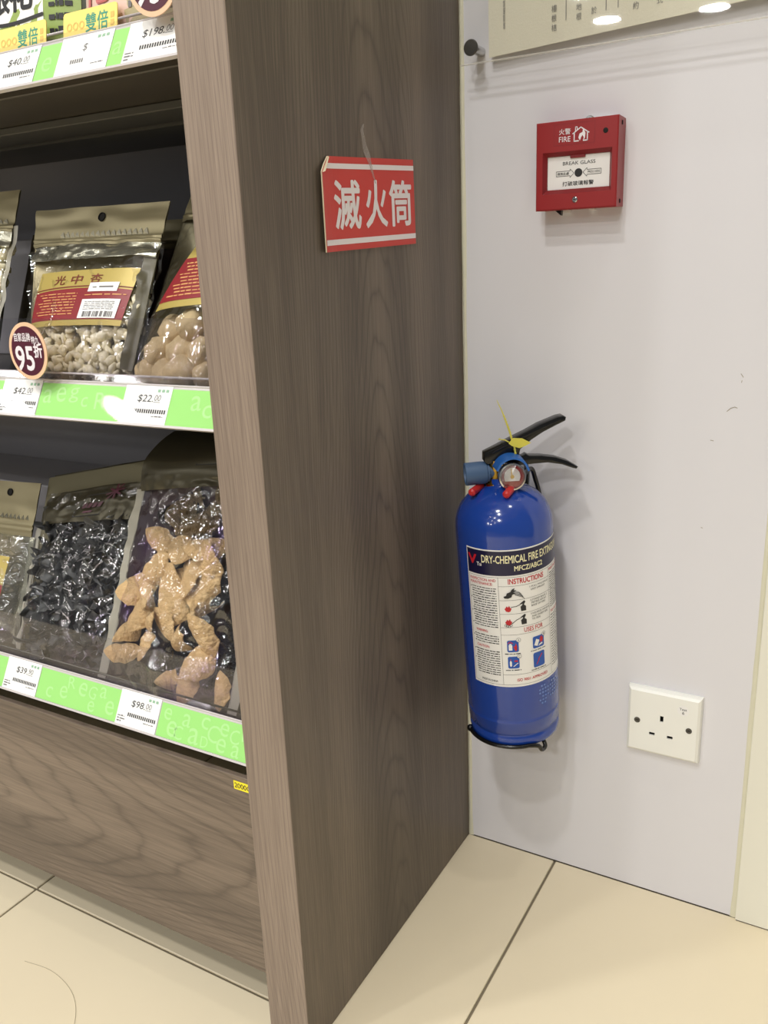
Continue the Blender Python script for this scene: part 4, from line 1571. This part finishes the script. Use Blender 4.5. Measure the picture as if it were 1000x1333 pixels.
# ------------------------------------------------------------------ fire extinguisher
Bx = Vector((.0925, -.06, .2191))
Tx = Vector((.087, -.085, .5034))
az = (Tx - Bx).normalized()
ex = Vector((0, 1, 0)).cross(az).normalized()
ey = az.cross(ex)
ME = Matrix(((ex.x, ey.x, az.x, Bx.x), (ex.y, ey.y, az.y, Bx.y), (ex.z, ey.z, az.z, Bx.z), (0, 0, 0, 1)))
r = thing('fire_extinguisher', 'blue dry chemical fire extinguisher hanging in a black bracket on the white wall', 'fire extinguisher', M=ME)
RC = .0552
camdir = math.atan2(-.845, .360)
mb = MB().lathe([(0, .022), (.046, .022), (.0525, .0185), (RC - .0012, .0200), (RC - .0006, .0240), (RC - .0006, .0310), (RC - .0017, .0325), (RC - .0017, .0350), (RC - .0002, .0370), (RC - .0002, .0500), (RC + .0003, .0515), (RC + .0003, .0530), (RC - .0004, .0545), (RC, .0570),
                 (RC, .1), (RC, .18), (RC, .24), (RC, .2830), (RC - .0007, .2930), (RC - .0030, .3020), (RC - .0075, .3110), (RC - .0145, .3190), (RC - .0240, .3255), (RC - .0340, .3295), (.0160, .3315), (.0125, .3335), (.0120, .3400), (0, .3400)], n=96)
mb.build('cylinder', MT['blue'], r, smooth='all', local=True)


def cyl(s_, z, d=0.0):
    a = camdir + s_ / RC
    return Vector(((RC + d) * math.cos(a), (RC + d) * math.sin(a), z))


DG = math.radians(1) * RC
s0, s1 = -50 * DG, 112 * DG
Z0, Z1, ZB = .1028, .2748, .2440
mb = MB()
rect(mb, cyl, s0, s1, Z0, Z1, .00025, 64)
lab = mb.build('label', MT['label_white'], r, smooth='all', local=True)
mb = MB()
rect(mb, cyl, s0 + .0012, s1 - .0012, ZB, Z1 - .0016, .0004, 64)
mb.build('title_band', MT['navy'], lab, smooth='all', local=True)
cream, red, ink, blue, white = MB(), MB(), MB(), MB(), MB()


def ctext(mb, body, t0, t1, z, h, bold=0.0, d=.0006):
    text(mb, body, cyl, t0 * DG, z, (t1 - t0) * DG, h, d, bold)


ctext(cream, 'DRY-CHEMICAL FIRE EXTINGUISHER', -28.5, 92, .2590, .0090, .022)
ctext(cream, 'MFCZ/ABC2', 9, 45, .2492, .0058, .03)
ctext(red, 'V', -47, -35.5, .2560, .0110, .05)
ctext(white, 'Tsi', -35, -29, .2545, .0042, .02)
# grid lines of the label
for t in (-10.5, 55.5):
    rect(ink, cyl, t * DG, t * DG + .0003, .1060, ZB - .0015, .0005)
rect(ink, cyl, -48 * DG, -48 * DG + .0003, .1060, ZB - .0020, .0005)
for z in (.2310, .2138, .1968, .1800, .1705, .1190):
    rect(ink, cyl, -10.5 * DG, 55.5 * DG, z, z + .0003, .0005, 20)
rect(ink, cyl, -48 * DG, 100 * DG, .1055, .1058, .0005, 40)
rect(ink, cyl, -48 * DG, 100 * DG, ZB - .0022, ZB - .0019, .0005, 40)
ctext(red, 'INSTRUCTIONS', 1, 46, .2338, .0062, .03)
ctext(red, 'USES FOR', 17, 42, .1727, .0056, .01)
ctext(red, 'ISO 9001 APPROVED', 6, 47, .1100, .0036, .015)
ctext(red, 'INSPECTION AND', -46, -13, .2365, .0032, .02)
ctext(red, 'MAINTENANCE:', -46, -17, .2318, .0032, .02)
ctext(red, 'WARNING:', -42, -26, .1720, .0032, .02)
ctext(red, 'CAUTION:', -42, -25, .1520, .0032, .02)
ctext(ink, 'MADE IN CHINA', -38, -17, .1085, .0024, .02)
ctext(red, 'INSTRUCTION', 57, 96, .2370, .0030, .02)
ctext(red, 'TO NOTE', 58, 80, .1840, .0030, .02)
rng = random.Random(8)
for z in [.2275 - .0030 * i for i in range(17)] + [.1675 - .003 * i for i in range(4)] + [.1478 - .0030 * i for i in range(11)]:
    fineprint(ink, cyl, (-45 + rng.uniform(0, 2)) * DG, -13 * DG, z, .0013, .0005, rng)
for z in [.2330 - .0026 * i for i in range(17)] + [.1800 - .0034 * i for i in range(20)]:
    fineprint(ink, cyl, 58 * DG, 96 * DG, z, .0011, .0005, rng)
for z in (.2265, .2130, .1960, .1810, .165, .147, .135):
    disc(ink, cyl, -46 * DG, z + .0007, .0007, d=.0005, n=8)
steps = [('1.PULL PIN,HOLD', 'UNIT UPRIGHT'), ('2.STAND BACK 2', 'METRES AIM AT', 'BASE OF FIRE'), ('3.SQUEEZE HANDLE', 'AND SWEEP SIDE', 'TO SIDE')]
for i, ls in enumerate(steps):
    zt = (.2262, .2098, .1928)[i]
    for k, l_ in enumerate(ls):
        ctext(ink, l_, 26 + (1.5 if k else 0), 27 + 1.75 * len(l_), zt - .0035 * k, .0022, .0)
# drawn pictograms
poly(ink, cyl, [(t * DG, z) for t, z in ((-4, .2170), (-5, .2190), (-2, .2200), (-1, .2230), (3, .2245), (5, .2275), (8, .2290), (7, .2265), (10, .2260), (6, .2240), (9, .2225), (5, .2210), (4, .2180), (0, .2165))], .0010)
for k in range(5):
    stroke(ink, cyl, [((4 + k) * DG, .2262 - .0014 * k), ((12 + k) * DG, .2240 - .0017 * k), ((15 + k) * DG, .2215 - .0017 * k)], .0005, .0010)
for i, zz in enumerate((.1995, .1828)):
    z_ = zz
    poly(red, cyl, [(t * DG, z) for t, z in ((-3, z_ + .001), (-4.5, z_ + .004), (-3.2, z_ + .0055), (-2, z_ + .0075), (-.5, z_ + .0058), (1, z_ + .0082), (1.8, z_ + .0055), (3.5, z_ + .0045), (2.2, z_ + .001), (0, z_))], .0006)
    stroke(ink, cyl, [(3 * DG, z_ + (.006 if not i else .002)), (9 * DG, z_ + .0065), (17 * DG, z_ + .0098)], .0007, .0006)
    poly(ink, cyl, [(t * DG, z) for t, z in ((14.5, z_), (13.8, z_ + .0055), (16, z_ + .0075), (16.3, z_ + .0090), (13, z_ + .0092), (18.5, z_ + .0128), (20, z_ + .0112), (18, z_ + .0078), (20.5, z_ + .0056), (20.5, z_ + .0002))], .0006)
    if i:
        for t in (-4, -2, 0, 2):
            disc(ink, cyl, t * DG, z_ - .0012 + .0006 * (t % 3), .0016, d=.0006, n=10, r0=.75)
# class pictograms


def rrect(mb, fn, x0, x1, y0, y1, rad, d):
    xs_ = [x0 + rad * (1 - math.cos(q * PI / 8)) for q in range(5)]
    xs_ += [x0 + rad + (x1 - x0 - 2 * rad) * q / 6 for q in range(1, 6)]
    xs_ += [x1 - rad * (1 - math.sin(q * PI / 8)) for q in range(5)]

    def inset(x):
        e = max(x0 + rad - x, x - (x1 - rad), 0)
        return rad - math.sqrt(max(0, rad * rad - e * e))
    for a_, b_ in zip(xs_[:-1], xs_[1:]):
        ia, ib_ = inset(a_), inset(b_)
        mb.quad(fn(a_, y0 + ia, d), fn(b_, y0 + ib_, d), fn(b_, y1 - ib_, d), fn(a_, y1 - ia, d))


for (t0, t1, z0, z1, let) in ((-3.9, 9.5, .1487, .1637, 'A'), (27, 43, .1487, .1637, 'B'), (-3.9, 9.5, .1275, .1428, 'C'), (27, 43, .1240, .1430, '')):
    rrect(blue, cyl, t0 * DG, t1 * DG, z0, z1, .002, .0006)
    if let:
        disc(white, cyl, t1 * DG, z1, .0026, d=.0007, n=16)
        disc(ink, cyl, t1 * DG, z1, .0027, d=.00075, n=16, r0=.88)
        text(ink, let, cyl, t1 * DG - .0010, z1 - .0013, .0020, .0026, .0009)
    fineprint(ink, cyl, (t0 - 3) * DG, (t1 + 2) * DG, z0 - .0030, .0012, .0005, rng)
rect(white, cyl, -2.2 * DG, 2.0 * DG, .1510, .1580, .0008)
poly(white, cyl, [(t * DG, z) for t, z in ((-1.6, .1582), (1.4, .1582), (1.0, .1596), (-1.2, .1596))], .0008)
poly(red, cyl, [(t * DG, z) for t, z in ((4.2, .1530), (3.2, .1560), (5, .1560), (6.2, .1600), (7.6, .1560), (7.2, .1510), (5.6, .1500))], .0008)
stroke(red, cyl, [(-2.6 * DG, .1600), (-.5 * DG, .1618), (2.6 * DG, .1600)], .0010, .0008)
poly(white, cyl, [(t * DG, z) for t, z in ((28.5, .1530), (33, .1510), (36, .1580), (31.5, .1605))], .0008)
poly(white, cyl, [(t * DG, z) for t, z in ((34, .1505), (40.5, .1520), (40, .1540), (36, .1530))], .0008)
poly(red, cyl, [(t * DG, z) for t, z in ((37, .1545), (36.5, .1600), (39, .1625), (41.5, .1590), (40.5, .1548))], .0008)
poly(white, cyl, [(t * DG, z) for t, z in ((-1.8, .1310), (-1.8, .1360), (-.8, .1380), (.6, .1360), (.6, .1310), (-.6, .1298))], .0008)
rect(red, cyl, -1.2 * DG, -.2 * DG, .1380, .1396, .0008)
rect(red, cyl, 3.6 * DG, 7.6 * DG, .1360, .1380, .0008)
stroke(white, cyl, [(2.6 * DG, .1302), (7.8 * DG, .1342)], .0008, .0008)
stroke(red, cyl, [(31 * DG, .1280), (34.5 * DG, .1330), (34 * DG, .1340), (39 * DG, .1395)], .0011, .0008)
cream.build('title_lettering', MT['label_cream'], lab, local=True)
red.build('red_lettering', MT['label_red'], lab, local=True)
ink.build('black_lettering', MT['ink'], lab, local=True, kind='stuff')
blue.build('pictogram', MT['label_blue'], lab, local=True)
white.build('white_print', MT['label_white'], lab, local=True)
mb = MB()
for i in range(6):
    n_ = (7, 10, 11, 11, 11, 5)[i]
    for k in range(n_):
        t = 33 + (3 if i in (0, 5) else 0) + k * 4.4
        if rng.random() < .85:
            rect(mb, cyl, t * DG, (t + 2.4) * DG, .0952 - i * .0046, .0952 - i * .0046 + rng.uniform(.0018, .0028), .0004)
mb.build('stamped_print', MT['stamp_blue'], r, local=True, kind='stuff')

# head: built in the vertical plane of the handles
HA = math.radians(33)
hv = Vector((math.cos(HA), math.sin(HA), 0))
nv_ = Vector((hv.y, -hv.x, 0))
AO = Vector((.083, -.087, 0))


def hp(s_, z, off=0.0):
    return AO + hv * s_ + nv_ * off + Vector((0, 0, z))


mb = MB().lathe([(.0122, .002), (.0122, .0095), (.0112, .010), (.0112, .0105)], hp(-.0040, .537), (0, -.06, 1), 28)
mb.build('neck_collar', MT['blue'], r, smooth=True)
mb = MB().lathe([(.0118, .0), (.0118, .0035), (.0105, .0040), (.0098, .0060), (.0090, .0120), (.0090, .0300), (0, .0300)], hp(-.0040, .5475), (0, -.03, 1), 28)
mb.build('valve_body', MT['brass'], r, smooth=True)
mb = MB().lathe([(.0042, -.001), (.0042, .0035), (.0034, .0045), (0, .0045)], hp(-.0042, .5735, .0085), nv_, 18)
mb.build('pivot_bolt', MT['chrome'], r, smooth=True)
# nozzle
ax = (-hv + Vector((0, 0, -.06))).normalized()
mb = MB().lathe([(.0065, 0), (.0088, .001), (.0088, .006), (.0108, .0065), (.0108, .0085), (.0122, .0095), (.0128, .0150), (.0129, .0330), (.0124, .0335), (.0104, .0335), (.0100, .0320), (.0090, .012), (0, .010)], hp(-.0060, .5640), ax, 32)
mb.build('nozzle', MT['nozzle'], r, smooth=True)
H = [(-0.0187, 0.5869), (-0.0049, 0.5932), (0.0097, 0.6003), (0.0285, 0.6088), (0.0422, 0.6159), (0.0525, 0.6197), (0.0627, 0.6235), (0.0687, 0.6245), (0.0722, 0.6226), (0.0714, 0.6188), (0.0594, 0.6133), (0.0466, 0.6071), (0.0338, 0.5991), (0.0218, 0.5892), (0.0201, 0.5823), (0.008, 0.582), (-0.0007, 0.5781), (-0.005, 0.5739), (-0.0162, 0.5745), (-0.0188, 0.5773)]
mb = MB().prism(H, lambda s_, z: hp(s_, z, -.0085), lambda s_, z: hp(s_, z, .0085), .0018)
oh = mb.build('squeeze_lever', MT['black'], r, smooth=True)
mb = MB()
for off in (.0070,):
    mb.tube([hp(-.010, .5866, .0086), hp(.010, .5960, .0086), hp(.030, .6050, .0086), hp(.050, .6135, .0086), hp(.066, .6200, .0080)], .0010, 6)
mb.build('lever_rib', MT['black'], oh, smooth=True)
Lp = [(0.0149, 0.5808), (0.0253, 0.5812), (0.0287, 0.5832), (0.0322, 0.5812), (0.0461, 0.5805), (0.0618, 0.5779), (0.0758, 0.5728), (0.0829, 0.5684), (0.0873, 0.5656), (0.0856, 0.5634), (0.0812, 0.5645), (0.0689, 0.5692), (0.0532, 0.5722), (0.0384, 0.5717), (0.0219, 0.5708), (.006, .5708), (.006, .5800)]
mb = MB().prism(Lp, lambda s_, z: hp(s_, z, -.0070), lambda s_, z: hp(s_, z, .0070), .0015)
mb.build('carry_handle', MT['black'], r, smooth=True)
# pressure gauge
gc = hp(.0090, .5630, .024)
ga = (nv_ + Vector((0, 0, .08))).normalized()
gauge = MB().lathe([(.0070, -.020), (.0070, -.010), (.0132, -.008), (.0150, -.006), (.0154, .001), (.0149, .0035), (.0134, .0040), (.0128, .0026), (.0128, .0008), (0, .0008)], gc, ga, 40)
gg = gauge.build('pressure_gauge', MT['chrome'], r, smooth=True)
gx = ga.cross(Vector((0, 0, 1))).normalized() * -1
gy = ga.cross(gx).normalized()
if gy.z < 0:
    gy = -gy
gm = lambda x, y, d=0.0: gc + gx * x + gy * y + ga * (.0009 + d)
mb = MB()
disc(mb, gm, 0, 0, .0127, d=.0002, n=32)
mb.build('dial', MT['alarm_red'], gg)
mb = MB()
poly(mb, gm, [(.0090 * math.cos(a), .0100 * math.sin(a)) for a in [math.radians(-30 + 15 * k) for k in range(17)]], .0005)
mb.build('dial_centre', MT['label_white'], gg)
mb = MB()
stroke(mb, gm, [(-.0005, -.002), (-.001, .0088)], .0012, .0009)
disc(mb, gm, 0, 0, .0022, d=.0010, n=14)
mb.build('needle', MT['yellow_dark'], gg)
mb = MB().lathe([(.0131, .0030), (.0115, .0044), (.0075, .0054), (0, .0060)], gc, ga, 32)
mb.build('gauge_lens', MT['glass'], gg, smooth='all')
# blue hood over the gauge


def hood(u, v):
    a = math.radians(158 - 140 * u)
    rad = .0200 + .0015 * math.sin(u * PI) - .0010 * v
    return hp(.0090, .5630, 0) + hv * (rad * math.cos(a) * 1.02) + Vector((0, 0, rad * math.sin(a) * 1.05 + .001)) + nv_ * (.004 + .026 * v)


mb = MB()
mb.grid(hood, 24, 4)
nb = len(mb.v)
mb.grid(lambda u, v: hood(u, v) + (hp(.0090, .5630, .016) - hood(u, v)).normalized() * .0022, 24, 4)
mb.grid(lambda u, v: hood(u, 1) + (hp(.0090, .5630, .03) - hood(u, 1)).normalized() * .0022 * v, 24, 1)
mb.grid(lambda u, v: hood(v and 1, u) if False else hood(1, u) + (hp(.0090, .5630, .016) - hood(1, u)).normalized() * .0022 * v, 4, 1)
mb.grid(lambda u, v: hood(0, u) + (hp(.0090, .5630, .016) - hood(0, u)).normalized() * .0022 * v, 4, 1)
mb.build('gauge_hood', MT['blue_cap'], r, smooth=True)
# yellow tamper seal
pts = [(-0.0054, 0.6457), (-0.0030, 0.6402), (-0.0003, 0.6346), (.0024, .628), (0.0047, 0.6217), (.0069, .6156), (0.009, 0.6096), (0.0116, 0.6), (.0138, .5940), (0.0152, 0.5861), (0.0142, 0.5801)]
rad = [.0003, .0005, .0006, .0008, .0009, .0010, .0011, .0012, .0011, .0011, .0011]
seal = MB().tube([hp(a, b, .0120) for a, b in pts], rad, 8).build('tamper_seal', MT['seal'], r, smooth='all')
mb = MB()
for k in range(3, 10):
    for t in (0, .5):
        a, b = pts[k], pts[min(k + 1, 10)]
        c_ = hp(a[0] * (1 - t) + b[0] * t, a[1] * (1 - t) + b[1] * t, .0120)
        blob(mb, c_, .0016, .0016, .0013, Matrix.Identity(3), k, 1, 0)
mb.build('seal_bead', MT['seal'], seal, smooth='all')
tg = [(0.0072, 0.5978), (0.0123, 0.6035), (0.0225, 0.6026), (0.0319, 0.5974), (0.0259, 0.5943), (0.0191, 0.592), (0.0106, 0.595)]
MB().prism(tg, lambda s_, z: hp(s_, z, .0128), lambda s_, z: hp(s_, z, .0140)).build('seal_tag', MT['seal'], seal)
MB().tube([hp(.0085, .5985, .0120), hp(.0040, .6010, .0095), hp(-.001, .6000, .0), hp(.002, .5990, -.0095)], .0007, 6).build('seal_loop', MT['seal'], seal, smooth='all')

# ------------------------------------------------------------------ bracket that carries the extinguisher
r = thing('extinguisher_bracket', 'black wire wall bracket with red tips holding the blue extinguisher', 'bracket', (.095, 0, .22))


def bez(pts, n=8):
    """Catmull-Rom through points"""
    P_ = [Vector(p) for p in pts]
    P_ = [P_[0] * 2 - P_[1]] + P_ + [P_[-1] * 2 - P_[-2]]
    out = []
    for i in range(1, len(P_) - 2):
        for k in range(n):
            t = k / n
            a, b, c_, d_ = P_[i - 1:i + 3]
            out.append(.5 * ((2 * b) + (c_ - a) * t + (2 * a - 5 * b + 4 * c_ - d_) * t * t + (3 * b - a - 3 * c_ + d_) * t ** 3))
    out.append(P_[-2])
    return out


wr_ = .0027
fork = bez([(.0632, -.118, .5455), (.0640, -.090, .5475), (.066, -.055, .551), (.071, -.030, .5545), (.078, -.012, .556), (.083, -.004, .552), (.083, -.0032, .52), (.083, -.003, .48)])
MB().tube(fork, wr_, 10).build('fork_wire', MT['black'], r, smooth='all')
fork2 = bez([(.1030, -.116, .5465), (.1030, -.085, .552), (.1000, -.050, .5550), (.0985, -.034, .5555), (.0998, -.028, .5530), (.1020, -.0245, .542), (.1040, -.019, .528), (.1055, -.008, .50), (.106, -.0032, .47)])
MB().tube(fork2, wr_, 10).build('fork_wire', MT['black'], r, smooth='all')
for a, b in (((.0632, -.120, .5452), (.0640, -.096, .5472)), ((.1030, -.118, .5462), (.1030, -.096, .5505))):
    a, b = Vector(a), Vector(b)
    MB().tube([a - (b - a) * .08, a, a.lerp(b, .5), b], [.0022, .0042, .0044, .0042], 14).build('red_tip', MT['red_cap'], r, smooth=True)
MB().box(.078, .112, -.0022, 0, .40, .485, b=.0008).build('wall_plate', MT['black'], r)
cr = []


def ring(t, z, rr):
    a = camdir + math.radians(t)
    return ME @ Vector((rr * math.cos(a), rr * math.sin(a), z))


for t in range(-74, 24, 7):
    cr.append(ring(t, .0212, RC + .0016))
cr += [ring(28, .0175, RC + .0016), ring(32, .0110, RC + .0010), ring(37, .0085, RC - .001), ring(42, .0105, RC - .003), ring(44, .0150, RC - .008), ring(52, .0170, RC - .020)]
e_ = cr[-1]
cr += [Vector((.106, -.030, .2215)), Vector((.104, -.010, .222)), Vector((.102, -.0032, .228))]
crs = bez(cr, 4)
MB().tube(crs, .0026, 10).build('cradle_wire', MT['black'], r, smooth='all')
mb = MB()
blob(mb, cr[0], .0042, .0042, .0046, Matrix.Identity(3), 1, 2, 0)
mb.build('cradle_end', MT['black'], r, smooth='all')

# ------------------------------------------------------------------ a stray hair on the floor
pts = [(-.38, -.46), (-.34, -.455), (-.30, -.462), (-.27, -.478), (-.245, -.505), (-.225, -.535), (-.20, -.57)]
o = MB().tube(bez([(x, y, .0004) for x, y in pts], 5), .00018, 5).build('hair_strand', MT['scuff'], smooth='all')
tag(o, 'thin dark hair lying on the beige floor in front of the kick panel', 'hair')
bpy.data.objects.remove(_fo)
